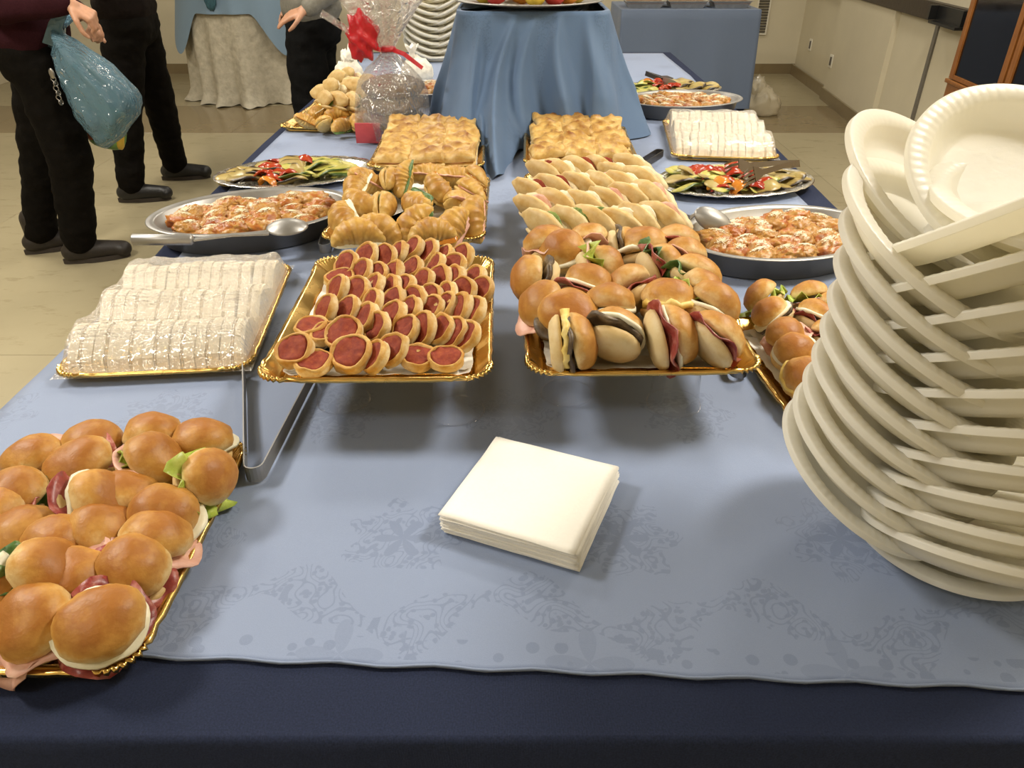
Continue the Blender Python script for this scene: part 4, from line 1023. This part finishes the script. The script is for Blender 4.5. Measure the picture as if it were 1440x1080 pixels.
plate((.537, .674, TZ + .0340), 0, 0, 'flat white foam plate at the very bottom of the big pile', GP)
for i in range(10):
    c, a, b = fam(QL, i)
    if i == 9: c, a, b = (.451, .767, 1.159), .496, -.481
    plate(c, a, b, 'white foam plate tilted towards the buns, %s from the bottom of its fan' % ORD[i] if i < 9 else 'topmost white foam plate of the fan tilted towards the buns', GP)
for i in range(10):
    c, a, b = fam(QR, i); c = tuple(Vector(c) + (Vector((0, 0, CAM_Z)) - Vector(c)).normalized() * (.008 * max(0, i - 6)))
    plate(c, a, b, 'white foam plate raised at the table edge side, %s from the bottom of its fan' % ORD[i], GP)
plate((.503, .648, 1.192), -.03, -.10, 'white foam plate lying level near the top of the big pile', GP)
plate((.493, .690, 1.196), .024, -.67, 'topmost white foam plate leaning open on the big pile', GP)
# a second pile far down the table
for i in range(9):
    for s_ in (-1, 1):
        plate((-.42 + s_ * .055, 4.42 + s_ * .02, TZ + .075 + i * .036 + (.018 if s_ > 0 else 0)), -s_ * .42, -.25, 'white foam plate in the far pile behind the gift parcel', 'interleaved foam plates at the far end')
plate((-.42, 4.42, TZ + .0340), 0, 0, 'flat white foam plate under the far pile', 'interleaved foam plates at the far end')
# ------------------------------------------------------------------ cloth covered stand with fruit platter
SX, SY, SZ = .07, 2.93, 1.150
st = thing('display_stand', 'square display stand draped in blue damask cloth on the table', 'stand', (0, 0, 0))
ob('inner_box', bevel_mesh('inner_box', box(SX - .235, SX + .235, SY - .235, SY + .235, TZ + .006, SZ - .004), 'table_wood', .004), st)
def square_outline(w, r, N):
    O0 = rrect(w, w, r, 40); P = [Vector(q[:2]) for q in O0]; L_ = [0.0]
    for a, b in zip(P, P[1:] + P[:1]): L_.append(L_[-1] + (b - a).length)
    out, k = [], 0
    for i in range(N):
        s_ = L_[-1] * i / N
        while L_[k + 1] < s_: k += 1
        t = (s_ - L_[k]) / max(1e-9, L_[k + 1] - L_[k]); a, b = O0[k], O0[(k + 1) % len(O0)]
        out.append([a[q] + (b[q] - a[q]) * t for q in range(5)])
    return out
NO = 420; O = square_outline(.50, .05, NO); rings = []
FOLDS = [(.03, .020, .9), (.115, .016, 1.0), (.19, .02, .7), (.28, .018, 1.0), (.37, .02, .9), (.46, .018, 1.0), (.545, .016, .8), (.615, .014, 1.15), (.655, .012, .8), (.70, .014, 1.2), (.745, .012, .9), (.79, .014, 1.1), (.83, .012, .7), (.905, .02, 1.0), (.965, .016, .8)]
for k in range(41):
    t = k / 40; ring = []
    for i, (x, y, nx, ny, cn) in enumerate(O):
        s_ = i / NO; front = max(0, -ny)
        sw = s_ + .012 * sin(t * 3 + s_ * 20)
        w = sum(am * math.exp(-(((sw - c0 + .5) % 1 - .5) / (wd * (.55 + .6 * t))) ** 2) for c0, wd, am in FOLDS)
        w2 = noise.noise(Vector((x * 9, y * 9, t * .9)))
        pud = .40 * front * math.exp(-((x + .105) / .085) ** 2) * max(0, (t - .25) / .75) ** 2.2
        off = .004 + t * .055 + .075 * w * min(1, t * 1.6) ** .8 * (.55 + .45 * t) + .03 * w2 * t + pud + .04 * cn * t ** 1.5
        tw = .05 * sin(t * 2.4) * front * math.exp(-((x + .05) / .12) ** 2)
        z = SZ - (SZ - TZ - .008) * t
        if pud > .02: z = max(TZ + .007, z - .10 * pud * (1 - t) * 3) + .012 * sin(s_ * 190) * t * (1 if t > .7 else 0) * min(1, pud * 6)
        ring.append(Vector((SX + x + nx * off - tw, SY + y + ny * off, z + (.003 if t == 0 else 0))))
    rings.append(ring)
rings = [[p + (Vector((SX, SY, SZ + .003)) - p) * .06 for p in rings[0]]] + rings
V, F = loft(rings, True); F.append(tuple(range(NO)))
ob('draped_cloth', me('draped_cloth', V, F, 'cloth_stand'), st)
pl = tag(ob('round_platter', me('round_platter', *lathe([(0, .003), (.16, .003), (.20, .012), (.255, .020), (.262, .018), (.258, .015), (.20, .006), (.16, -.001), (0, -.001)], 64), 'steel'), None, (SX - .01, SY - .03, SZ + .005)), 'round steel platter of fruit on the draped stand', 'platter')
def fruit_mesh(seed, mat, r=.036):
    return blob('flesh', mat, lambda v: Vector((v.x * r, v.y * r, v.z * r * .93 - .010 * math.exp(-((v.x ** 2 + v.y ** 2) / .06)) * (1 if v.z > 0 else -.6))) * (1 + .04 * nz(v, 1.5, seed)), 3)
FR = [('red apple', fruit_mesh(1, 'fruit_red'), 'apple'), ('orange', fruit_mesh(2, 'fruit_orange'), 'orange'), ('yellow apple', fruit_mesh(3, 'fruit_yellow'), 'apple')]
STEM = me('stem', *tube([(0, 0, 0), (.001, 0, .008), (.003, 0, .014)], .0016, 6), 'mushroom')
for i in range(22):
    lay = 0 if i < 15 else 1; a = i * 2 * pi / (15 if lay == 0 else 7) + .2; rr_ = (.165 if i % 5 else .10) if lay == 0 else .075
    k = i % 3; p = (SX - .01 + rr_ * cos(a), SY - .03 + rr_ * sin(a), SZ + .045 + lay * .055)
    t = thing('fruit', '%s in the pile on the steel platter' % ('whole ' + FR[k][0] if k == 1 else 'whole shiny ' + FR[k][0]), FR[k][2], p, (R.uniform(-.5, .5), R.uniform(-.5, .5), R.uniform(0, 6)), 'fruit on the platter')
    ob('flesh', FR[k][1], t); ob('stem', STEM, t, (0, 0, .024))

# ------------------------------------------------------------------ cellophane gift parcel
GX, GY, GZ = -.415, 2.69, TZ + .006
g = thing('gift_parcel', 'clear cellophane gift parcel tied with red ribbon', 'gift', (GX, GY, GZ))
def gmod(p, a, i):
    r = sqrt(p.x ** 2 + p.y ** 2); h = p.z
    k = 1 + (.05 * nz(p, 14, 3) + .03 * nz(p, 34, 1))
    if h > .17: k += .10 * sin(a * 13 + 2 * nz(p, 9, 2)) * min(1, (h - .17) / .1)
    if h > .30: k += .35 * sin(a * 7 + h * 9) * (h - .30) / .25 + .25 * nz((cos(a) * 2, sin(a) * 2, h * 4), 1, 4)
    z = h + (.05 * sin(a * 5 + 1) * max(0, (h - .33) / .2))
    return Vector((p.x * k, p.y * k, z))
prof = [(.06, 0), (.115, .001), (.128, .012), (.132, .05), (.130, .10), (.122, .15), (.105, .19), (.075, .225), (.042, .252), (.024, .272), (.020, .283), (.024, .295), (.040, .32), (.064, .36), (.088, .41), (.112, .46), (.14, .52)]
V, F = lathe(prof, 72, gmod); F = [f for f in F if len(f) == 4]
ob('cellophane', me('cellophane', V, F, 'cellophane'), g)
for i in range(3):
    ob('loaf', blob('loaf', 'panettone', lambda v: Vector((v.x * .108, v.y * .108, v.z * .036)) * (1 + .06 * nz(v, 2.5, i) + .03 * nz(v, 8, i)), 4), g, (.004 * i, 0, .062 + i * .052))
ob('red_card', bevel_mesh('red_card', box(-.115, -.03, -.118, -.110, .004, .07), 'red_box', .001), g, None, (0, 0, .0))
ob('base_disc', me('base_disc', *lathe([(0, 0.001), (.10, .001), (.115, .004), (.115, .02), (0, .022)], 40), 'red_box'), g)
ob('ribbon_knot', me('ribbon_knot', *lathe([(.021, .276), (.027, .278), (.028, .284), (.026, .290), (.021, .292)], 24), 'red_ribbon'), g)
ob('ribbon_tail', me('ribbon_tail', *strip([(.02, -.02, .284), (.06, -.05, .275), (.12, -.07, .235)], [.014, .014, .012], .0015, (0, .3, 1)), 'red_ribbon', False), g)
ob('ribbon_tail', me('ribbon_tail', *strip([(-.02, -.02, .286), (-.09, -.05, .33), (-.19, -.08, .40)], [.016, .02, .022], .0015, (0, .3, 1)), 'cellophane', False), g)
ob('tulle_bow', blob('tulle_bow', 'tulle_red', lambda v: Vector((v.x * .050, v.y * .04, v.z * .07)) * (1 + .25 * sin(v.z * 9 + v.x * 7) * .5 + .3 * nz(v, 3, 2)), 4), g, (-.075, -.03, .325))
ob('ribbon_tail', me('ribbon_tail', *strip([(-.02, -.025, .284), (-.06, -.045, .30), (-.10, -.05, .325)], [.014, .014, .012], .0015, (0, .3, 1)), 'red_ribbon', False), g)
# paper bag of bread behind
t = thing('bread_bag', 'small cream bag of bread behind the gift parcel', 'bag', at(588, 118, TZ + .004))
ob('bag_body', blob('bag_body', 'white_flower', lambda v: Vector((v.x * .075, v.y * .06, max(-.02, v.z * .075) + .045)) * (1 + .12 * nz(v, 3, 1) + .05 * nz(v, 9, 2)), 4), t)
ob('twisted_neck', me('twisted_neck', *lathe([(.03, .0), (.012, .02), (.014, .03), (.03, .055), (.026, .057)], 20, lambda p, a, i: p * (1 + .15 * sin(a * 5))), 'white_flower'), t, (-.02, 0, .108))

# ------------------------------------------------------------------ far pastries behind the parcel
zb = TRAYS['far_l'][3] + .03; W6, G6 = 'on the tray behind the gift parcel', 'pastries behind the gift parcel'
for i, (u, v, sp) in enumerate([(430, 172, .3), (455, 176, 2.0), (480, 178, .8), (505, 177, 2.4), (446, 160, 1.2), (472, 160, .2), (497, 158, 1.9), (520, 160, .4), (535, 172, 1.0)]):
    croissant(at(u, v, zb + .004), tilt(R.uniform(0, 360), 35), sp, W6, G6, 1.0, .14)
for i, (u, v) in enumerate([(455, 133), (470, 124), (486, 132), (500, 122), (478, 112), (492, 108), (462, 142), (512, 136), (520, 118), (480, 143), (500, 144)]):
    pocket(at(u, v, zb + .045 + (.03 if v < 125 else 0)), qaxes((.6 + R.uniform(-.3, .3), -.5, .25 - .3 * R.random()), (-.5, -.7, .6)), 'on the tray behind the gift parcel', 'bread pockets behind the gift parcel', R.randrange(4), .95)
t = thing('wrapped_loaf', 'white wrapped loaf standing behind the pastry tray', 'bread', at(494, 131, TZ + .004))
ob('wrapper', blob('wrapper', 'white_flower', lambda v: Vector((v.x * .065, v.y * .05, max(-.06, v.z * .085) + .06)) * (1 + .14 * nz(v, 3, 1) + .10 * nz(v, 8, 2)), 4), t)
ob('wrapper_end', blob('wrapper_end', 'white_flower', lambda v: Vector((v.x * .03, v.y * .03, v.z * .03 + .145)) * (1 + .2 * nz(v, 4, 1)), 3), t)

# ------------------------------------------------------------------ back serving table
bt = thing('serving_table', 'table behind the buffet covered to the floor', 'table', (0, 0, 0))
ob('tabletop', bevel_mesh('tabletop', box(.87, 1.90, 6.33, 7.0, .80, .822), 'table_wood', .003), bt)
for x in (.92, 1.84):
    for y in (6.4, 6.93): ob('leg', me('leg', *tube([(x, y, 0), (x, y, .80)], .02), 'steel_dark'), bt)
o = drape_table('navy_tablecloth', [(1.89, 6.335), (1.89, 6.99), (.86, 6.99), (.86, 6.335)], .826, .01, 'cloth_navy', .02, .4, .0, 6, 5); tag(o, 'navy undercloth showing below the blue cloth of the back table', 'tablecloth')
o = drape_table('blue_tablecloth', [(1.905, 6.31), (1.905, 7.01), (.845, 7.01), (.845, 6.31)], .832, .11, 'cloth_back', .035, .62, .012, 10, 8); tag(o, 'plain blue cloth hanging over the back serving table', 'tablecloth')
for i, x in enumerate((1.03, 1.36, 1.70)):
    t = thing('foil_tray', 'rectangular foil tray of browned bake on the back table', 'tray', (x, 6.50, .834), None, 'foil trays on the back table')
    ob('tray_body', me('tray_body', *loft([[Vector((sx * a, sy * b, z)) for sx, sy in ((-1, -1), (1, -1), (1, 1), (-1, 1))] for a, b, z in ((.12, .09, 0), (.145, .115, .05), (.158, .128, .052), (.158, .128, .048), (.146, .116, .044), (.121, .091, -.001))], True, True, True), 'alu', False), t)
    ob('bake', me('bake', *loft([[Vector((sx * .140, sy * .110, z)) for sx, sy in ((-1, -1), (1, -1), (1, 1), (-1, 1))] for z in (.03, .045)], True, True, True), 'lasagne', False), t)
# clear bag on the floor
fb = thing('plastic_bag', 'crumpled clear plastic bag on the floor beside the back table', 'bag', (2.13, 6.62, 0))
ob('bag_body', blob('bag_body', 'bag_clear', lambda v: Vector((v.x * (.17 - .08 * max(0, v.z)), v.y * .13, max(-.08, v.z * .15) + .082)) * (1 + .14 * nz(v, 2.5, 1) + .09 * nz(v, 6, 2)), 4), fb)
ob('bag_fold', blob('bag_fold', 'bag_clear', lambda v: Vector((v.x * .07 - .05, v.y * .06, v.z * .08 + .20)) * (1 + .2 * nz(v, 3, 5) + .1 * nz(v, 8, 2)), 3), fb)

# ------------------------------------------------------------------ round table with skirt and topper
rt = thing('round_table', 'round table under a pale skirt and blue topper', 'table', (-2.38, 7.50, 0))
ob('tabletop', me('tabletop', *lathe([(0, .87), (.56, .87), (.57, .88), (.56, .90), (0, .90)], 48), 'table_wood'), rt); ob('pedestal', me('pedestal', *lathe([(0, 0), (.25, 0), (.25, .03), (.04, .06), (.04, .87), (0, .87)], 24), 'steel_dark'), rt)
rings = []; NS_ = 220
for k in range(19):
    t = k / 18; ring = []
    for j in range(NS_):
        a = 2 * pi * j / NS_; w = sin(a * 13 + 1.8 * sin(a * 3)) * .7 + .5 * noise.noise(Vector((cos(a) * 6, sin(a) * 6, t)))
        r = .575 + t * .03 + .055 * w * t ** .7 + (.05 * (.6 + w) * max(0, (t - .88) / .12) ** 1.5)
        ring.append(Vector((r * cos(a), r * sin(a), .908 - .898 * t + (.006 * sin(a * 40) if t > .95 else 0))))
    rings.append(ring)
V, F = loft(rings, True); F.append(tuple(range(NS_)))
sk = ob('table_skirt', me('table_skirt', V, F, 'skirt_white'), None, (-2.38, 7.50, 0)); tag(sk, 'pale grey crushed velvet skirt hanging in folds round the round table', 'tablecloth')
rings = []
for k in range(13):
    t = k / 12; ring = []
    for j in range(NS_):
        a = 2 * pi * j / NS_; c = abs(cos(2 * (a - radians(-90 - 7 + 45)) * .5 * 2 / 2 + 0)) ; c = abs(cos((a - radians(-97 + 46)) * 2)) if cos((a - radians(-97 + 46)) * 4) > -1 else 0
        pk = max(0, cos((a - radians(-51)) * 4)) ** 1.6 if True else c
        drop = .17 + .33 * pk
        w = sin(a * 12 + 2 * sin(a * 4)); r = .585 + .012 + (.05 * t + .02 * w * t) * (drop / .3)
        ring.append(Vector((r * cos(a), r * sin(a), .914 - drop * t)))
    rings.append(ring)
V, F = loft(rings, True); F.append(tuple(range(NS_)))
tp = ob('table_topper', me('table_topper', V, F, 'cloth_topper'), None, (-2.38, 7.50, 0)); tag(tp, 'square blue cloth with pointed corners over the round table', 'tablecloth')
sc_ = ob('scarf', blob('scarf', 'scarf_teal', lambda v: Vector((v.x * .05, v.y * .02, v.z * .10)) * (1 + .2 * nz(v, 3, 2)), 3), None, (-2.50, 6.875, .87)); tag(sc_, 'dark teal scarf end hanging over the blue topper', 'scarf')

# ------------------------------------------------------------------ people
def capsule(a, b, ra, rb, seg=14):
    a, b = Vector(a), Vector(b); d = b - a; L_ = d.length; d.normalize()
    u = d.orthogonal().normalized(); w = d.cross(u); rings = []
    for k in range(5): q = pi / 2 * (k + .15) / 5; rings.append((a - d * ra * cos(q), ra * sin(q)))
    for k in range(1, 6): rings.append((a + (b - a) * (k / 6), ra + (rb - ra) * k / 6))
    for k in range(5): q = pi / 2 * (4.85 - k) / 5; rings.append((b + d * rb * cos(q), rb * sin(q)))
    return loft([[c + u * (r * cos(2 * pi * j / seg)) + w * (r * sin(2 * pi * j / seg)) for j in range(seg)] for c, r in rings], True, True, True)
def ell(c, rx, ry, rz):
    V, F = SPH[3]; return [Vector(c) + Vector((v.x * rx, v.y * ry, v.z * rz)) for v in V], F
def fuse(name, parts, mat, voxel, smooth=6, parent=None, fold=0.0, fs=9.0):
    """one continuous skin over overlapping volumes"""
    o = ob(name, me(name, *join(*parts), mat)); m = o.modifiers.new('r', 'REMESH'); m.mode = 'VOXEL'; m.voxel_size = voxel; m.use_smooth_shade = True
    s_ = o.modifiers.new('s', 'SMOOTH'); s_.iterations = smooth; s_.factor = .5
    dg = bpy.context.evaluated_depsgraph_get(); nm = bpy.data.meshes.new_from_object(o.evaluated_get(dg)); o.modifiers.clear(); o.data = nm
    if not nm.materials: nm.materials.append(M[mat])
    if fold:
        nn = [v.normal.copy() for v in nm.vertices]
        for v, n_ in zip(nm.vertices, nn):
            c = v.co; v.co = c + n_ * fold * (nz((c.x * .6, c.y * .6, c.z * 1.5), fs, 3) + .5 * nz((c.x, c.y, c.z * 1.6), fs * 2.2, 8))
    nm.polygons.foreach_set('use_smooth', [True] * len(nm.polygons)); nm.update()
    if parent is not None: o.parent = parent
    return o
def hand_parts(wrist, fdir, pnorm, curl, side):
    """palm, four fingers and a thumb; fdir = finger direction, pnorm = where the palm faces"""
    w = Vector(wrist); f = Vector(fdir).normalized(); n_ = Vector(pnorm); n_ = (n_ - f * n_.dot(f)).normalized(); s_ = f.cross(n_) * side; P = []
    for k, (o_, L_) in enumerate(((.030, .078), (.010, .084), (-.010, .078), (-.029, .062))):
        kn = w + f * (.092 - .004 * abs(k - 1)) + s_ * o_; P.append(capsule(w + s_ * o_ * .6 + f * .012, kn, .0150, .0125, 10))
        p, d = kn, f.copy()
        for j, (fr, r0, r1) in enumerate(((.46, .0105, .0095), (.30, .0095, .0085), (.24, .0085, .0072))):
            c = curl * (1 + .15 * k) * (.7 if j == 0 else 1); d = (d * cos(c) + n_ * sin(c)).normalized() if j == 0 else (d * cos(c) + (n_ - d * n_.dot(d)).normalized() * sin(c)).normalized()
            q = p + d * L_ * fr; P.append(capsule(p, q, r0, r1, 10)); p = q
    b = w + f * .028 + s_ * .030; m1 = b + f * .032 + s_ * .030 + n_ * .012; m2 = m1 + f * .032 + s_ * .010 + n_ * .012 * (1 + curl); m3 = m2 + f * .022 + s_ * -.002 + n_ * .008
    P += [capsule(b, m1, .0150, .0120, 10), capsule(m1, m2, .0120, .0105, 10), capsule(m2, m3, .0105, .008, 10)]
    return P
def person(label, J, heading, top_mat, leg_mat, shoe_mat, boots=False, fat=1.0):
    """J: joints in room coordinates"""
    base = (J['anL'] + J['anR']) / 2; base.z = 0; t = thing('person', label, 'person', (0, 0, 0)); h = Vector((cos(heading), sin(heading), 0)); s_ = Vector((-h.y, h.x, 0))
    pel, ch, nk = J['pel'], J['chest'], J['chest'] + Vector((0, 0, .20)) + h * .01; hd_ = nk + Vector((0, 0, .17)) + h * .02
    B = [capsule(pel + s_ * .07, pel - s_ * .07, .11, .11), capsule(pel, ch, .115, .125), capsule(ch + s_ * .1, ch - s_ * .1, .105, .105), capsule(nk - Vector((0, 0, .06)), nk + Vector((0, 0, .07)), .058, .052),
         capsule(hd_ - Vector((0, 0, .03)) + h * .012, hd_ + Vector((0, 0, .045)), .072, .088), capsule(hd_ + h * .085 + Vector((0, 0, .005)), hd_ + h * .102 - Vector((0, 0, .022)), .010, .014, 8),
         capsule(hd_ + h * .070 - Vector((0, 0, .065)), hd_ + h * .055 - Vector((0, 0, .085)), .024, .026, 8)]
    for q in (1, -1): B.append(capsule(hd_ + s_ * .088 * q + Vector((0, 0, .012)), hd_ + s_ * .088 * q - Vector((0, 0, .022)), .014, .010, 8))
    for q, k in (('L', 1), ('R', -1)):
        sh, el, wr_ = J['sh' + q], J['el' + q], J['wr' + q]
        B += [capsule(sh, el, .052, .042), capsule(el, wr_, .042, .028), capsule(wr_ - (wr_ - el).normalized() * .02, wr_ + Vector(J['fd' + q]).normalized() * .02, .027, .025)]
        B += hand_parts(wr_, J['fd' + q], J['pn' + q], J.get('cu' + q, .35), k)
        B += [capsule(J['hip' + q], J['kn' + q], .085, .058), capsule(J['kn' + q], J['an' + q], .056, .038)]
    body = fuse('body', B, 'skin', .0058, 4, t)
    for q in (1, -1): ob('eye', blob('eye', 'outlet', lambda v: v * .012, 2), body, hd_ + h * .076 + s_ * .032 * q + Vector((0, 0, .014)))
    ob('mouth', blob('mouth', 'ham', lambda v: Vector((v.x * .008, v.y * .024, v.z * .006)), 2), body, hd_ + h * .090 - Vector((0, 0, .048)), (0, 0, heading))
    fuse('hair', [ell(hd_ - h * .018 + Vector((0, 0, .045)), .098, .098, .095), ell(hd_ - h * .05, .075, .075, .09)], 'hair', .012, 4, t, .006, 30)
    # trousers
    T = [capsule(pel + s_ * .075, pel - s_ * .075, .132 * fat, .132 * fat), capsule(pel + Vector((0, 0, .06)), pel + Vector((0, 0, .02)), .135 * fat, .135 * fat)]
    for q in 'LR':
        an = J['an' + q] + Vector((0, 0, .02)); T += [capsule(J['hip' + q], J['kn' + q], .112 * fat, .094 * fat), capsule(J['kn' + q], an, .092 * fat, .074 * fat)]
    fuse('trousers', T, leg_mat, .012, 5, t, .010, 9)
    S = [capsule(pel + Vector((0, 0, .10)) + s_ * .07, pel + Vector((0, 0, .10)) - s_ * .07, .142 * fat, .142 * fat), capsule(pel + Vector((0, 0, .1)), ch, .14, .15), capsule(ch + s_ * .12, ch - s_ * .12, .125, .125), capsule(nk - Vector((0, 0, .08)), nk - Vector((0, 0, .02)), .08, .07)]
    for q in 'LR':
        d = (J['wr' + q] - J['el' + q]); S += [capsule(J['sh' + q], J['el' + q], .075, .062), capsule(J['el' + q], J['el' + q] + d * .92, .060, .046)]
    fuse('top', S, top_mat, .012, 5, t, .007, 10)
    for q in 'LR':
        an = J['an' + q]; d = Vector(J['toe' + q]); d.z = 0; d.normalize(); sd = Vector((-d.y, d.x, 0)); g0 = Vector((an.x, an.y, 0)) - d * .05
        U = [capsule(g0 + Vector((0, 0, .055)), g0 + d * .08 + Vector((0, 0, .055)), .046, .050), capsule(g0 + d * .08 + Vector((0, 0, .055)), g0 + d * .225 + Vector((0, 0, .042)), .050, .038), capsule(g0 + d * .22 + sd * .012 + Vector((0, 0, .040)), g0 + d * .22 - sd * .012 + Vector((0, 0, .040)), .036, .036), capsule(g0 + d * .03 + Vector((0, 0, .08)), g0 + d * .03 + Vector((0, 0, .17 if boots else .115)), .052, .054)]
        sh = fuse('shoe', U, shoe_mat, .008, 3, t)
        out = []
        for k in range(40):
            a = 2 * pi * k / 40; x = .100 + .148 * cos(a); y = (.042 + .006 * cos(a)) * sin(a) * (1 - .12 * (cos(a) < -.3)); out.append(g0 + d * x + sd * y)
        ob('sole', me('sole', *loft([[p + Vector((0, 0, z)) for p in out] for z in (.001, .024)], True, True, True), 'shoe_sole', False), sh)
    return t
V3 = Vector
# person holding the blue bag
J1 = dict(anR=V3((-2.07, 3.37, .09)), knR=V3((-1.985, 3.35, .49)), hipR=V3((-1.985, 3.33, .90)), toeR=(.9, .35, 0), anL=V3((-2.33, 3.50, .09)), knL=V3((-2.20, 3.50, .49)), hipL=V3((-2.07, 3.50, .90)), toeL=(.85, .5, 0),
          pel=V3((-2.03, 3.41, .93)), chest=V3((-2.02, 3.41, 1.27)), shR=V3((-2.0, 3.22, 1.38)), elR=V3((-1.97, 3.18, 1.12)), wrR=V3((-1.735, 3.24, 1.13)), fdR=(.85, .1, -.55), pnR=(-.5, .3, -.8), cuR=1.05,
          shL=V3((-2.0, 3.60, 1.38)), elL=V3((-1.98, 3.58, 1.12)), wrL=V3((-1.82, 3.45, 1.08)), fdL=(.8, -.3, -.5), pnL=(-.5, -.3, -.8), cuL=.8)
person('person in a maroon sweater and dark trousers holding a blue bag', J1, .15, 'sweater_maroon', 'trousers_dark', 'shoe_brown', True)
J2 = dict(anR=V3((-2.22, 4.28, .09)), knR=V3((-2.17, 4.32, .49)), hipR=V3((-2.08, 4.36, .90)), toeR=(.97, .2, 0), anL=V3((-2.14, 4.72, .09)), knL=V3((-2.10, 4.62, .49)), hipL=V3((-2.08, 4.54, .90)), toeL=(.97, .2, 0),
          pel=V3((-2.08, 4.45, .93)), chest=V3((-2.07, 4.45, 1.28)), shR=V3((-2.05, 4.25, 1.40)), elR=V3((-2.08, 4.20, 1.16)), wrR=V3((-1.92, 4.28, 1.27)), fdR=(.6, .3, .3), pnR=(0, 1, 0), cuR=.4, shL=V3((-2.05, 4.65, 1.40)), elL=V3((-2.08, 4.7, 1.16)), wrL=V3((-1.92, 4.6, 1.27)), fdL=(.6, -.3, .3), pnL=(0, -1, 0), cuL=.4)
person('person in black clothes standing behind the one with the bag', J2, .1, 'jacket_dark', 'trousers_dark', 'shoe_black')
J3 = dict(anR=V3((-1.12, 4.52, .09)), knR=V3((-1.10, 4.48, .49)), hipR=V3((-1.08, 4.48, .90)), toeR=(-.6, -.8, 0), anL=V3((-1.16, 4.26, .09)), knL=V3((-1.12, 4.28, .49)), hipL=V3((-1.09, 4.30, .90)), toeL=(-.7, -.7, 0),
          pel=V3((-1.07, 4.39, .93)), chest=V3((-1.04, 4.40, 1.27)), shR=V3((-1.03, 4.60, 1.38)), elR=V3((-1.0, 4.68, 1.12)), wrR=V3((-1.16, 4.60, 1.0)), fdR=(-.9, -.1, -.2), pnR=(0, -.6, -.8), cuR=.4,
          shL=V3((-.98, 4.22, 1.38)), elL=V3((-.86, 4.20, 1.14)), wrL=V3((-1.01, 4.06, 1.035)), fdL=(-.93, -.12, -.30), pnL=(.1, .35, -.9), cuL=.22)
person('person in a grey top and black trousers reaching out a hand', J3, pi + .5, 'blouse_grey', 'trousers_black', 'shoe_black')
# blue plastic bag and the packet showing at its bottom
ax = V3((-.30, 0, .95)).normalized(); c = V3((-1.76, 3.27, .80))
def bagfn(v):
    h = v.z; hh = (h + 1) / 2                                     # 0 bottom tip .. 1 gathered top
    wd = .03 + .125 * max(0, sin(pi * min(1, hh * 1.05))) ** .75 * (1 - .25 * hh)
    cx_ = .055 * sin(pi * hh) - .12 * max(0, hh - .35)
    p = V3((cx_ + v.x / max(.2, sqrt(1 - h * h + 1e-4)) * wd * sqrt(max(0, 1 - h * h)) ** .6, v.y * .10, h * .235))
    k = .018 * nz((v.x * 1.5, v.y * 1.5, v.z * .8), 3.0, 4) + .010 * sin(v.x * 9 + h * 4 + 3 * nz(v, 2, 1)) * (1 - hh * .4)
    return p + V3((v.x, v.y, 0)) * k
bg = thing('plastic_bag', 'light blue plastic carrier bag hanging from the hands of the person', 'bag', c)
ob('bag_body', blob('bag_body', 'bag_blue', bagfn, 4), bg)
ob('bag_handle', me('bag_handle', *strip([(-.09, 0, .17), (-.06, -.01, .25), (-.005, -.015, .31)], [.10, .05, .03], .01, (1, 0, .2)), 'bag_blue', False), bg)
ob('bag_handle', me('bag_handle', *strip([(-.12, .03, .16), (-.09, .08, .24), (-.04, .14, .28)], [.10, .05, .03], .01, (1, 0, .2)), 'bag_blue', False), bg)
pk = thing('food_packet', 'red yellow and green packet hanging below the blue bag', 'packet', V3((-1.86, 3.50, .60)), (.1, .3, .2))
ob('packet_body', blob('packet_body', 'packet_green', lambda v: V3((math.copysign(abs(v.x) ** .6, v.x) * .085, v.y * .03, math.copysign(abs(v.z) ** .6, v.z) * .10)), 3), pk)
ob('red_band', blob('red_band', 'packet_red', lambda v: V3((math.copysign(abs(v.x) ** .6, v.x) * .04 - .045, v.y * .032, math.copysign(abs(v.z) ** .6, v.z) * .08)), 3), pk)
ob('yellow_band', blob('yellow_band', 'packet_yellow', lambda v: V3((math.copysign(abs(v.x) ** .6, v.x) * .02 + .06, v.y * .031, math.copysign(abs(v.z) ** .6, v.z) * .09)), 3), pk)
ky = thing('key_chain', 'small metal key chain hanging at the hip of the person with the bag', 'keys', V3((-1.86, 3.20, .86)))
for i in range(6): ob('link', me('link', *lathe([(.010 + .0022 * cos(a), .0022 * sin(a)) for a in [2 * pi * k / 6 for k in range(7)]], 12), 'keys'), ky, (.004 * (i % 2), -.004 * i * .2, -.018 * i), (pi / 2, 0, (i % 2) * 1.2))
ob('clasp', blob('clasp', 'keys', lambda v: V3((v.x * .012, v.y * .005, v.z * .022)), 2), ky, (0, 0, .02))
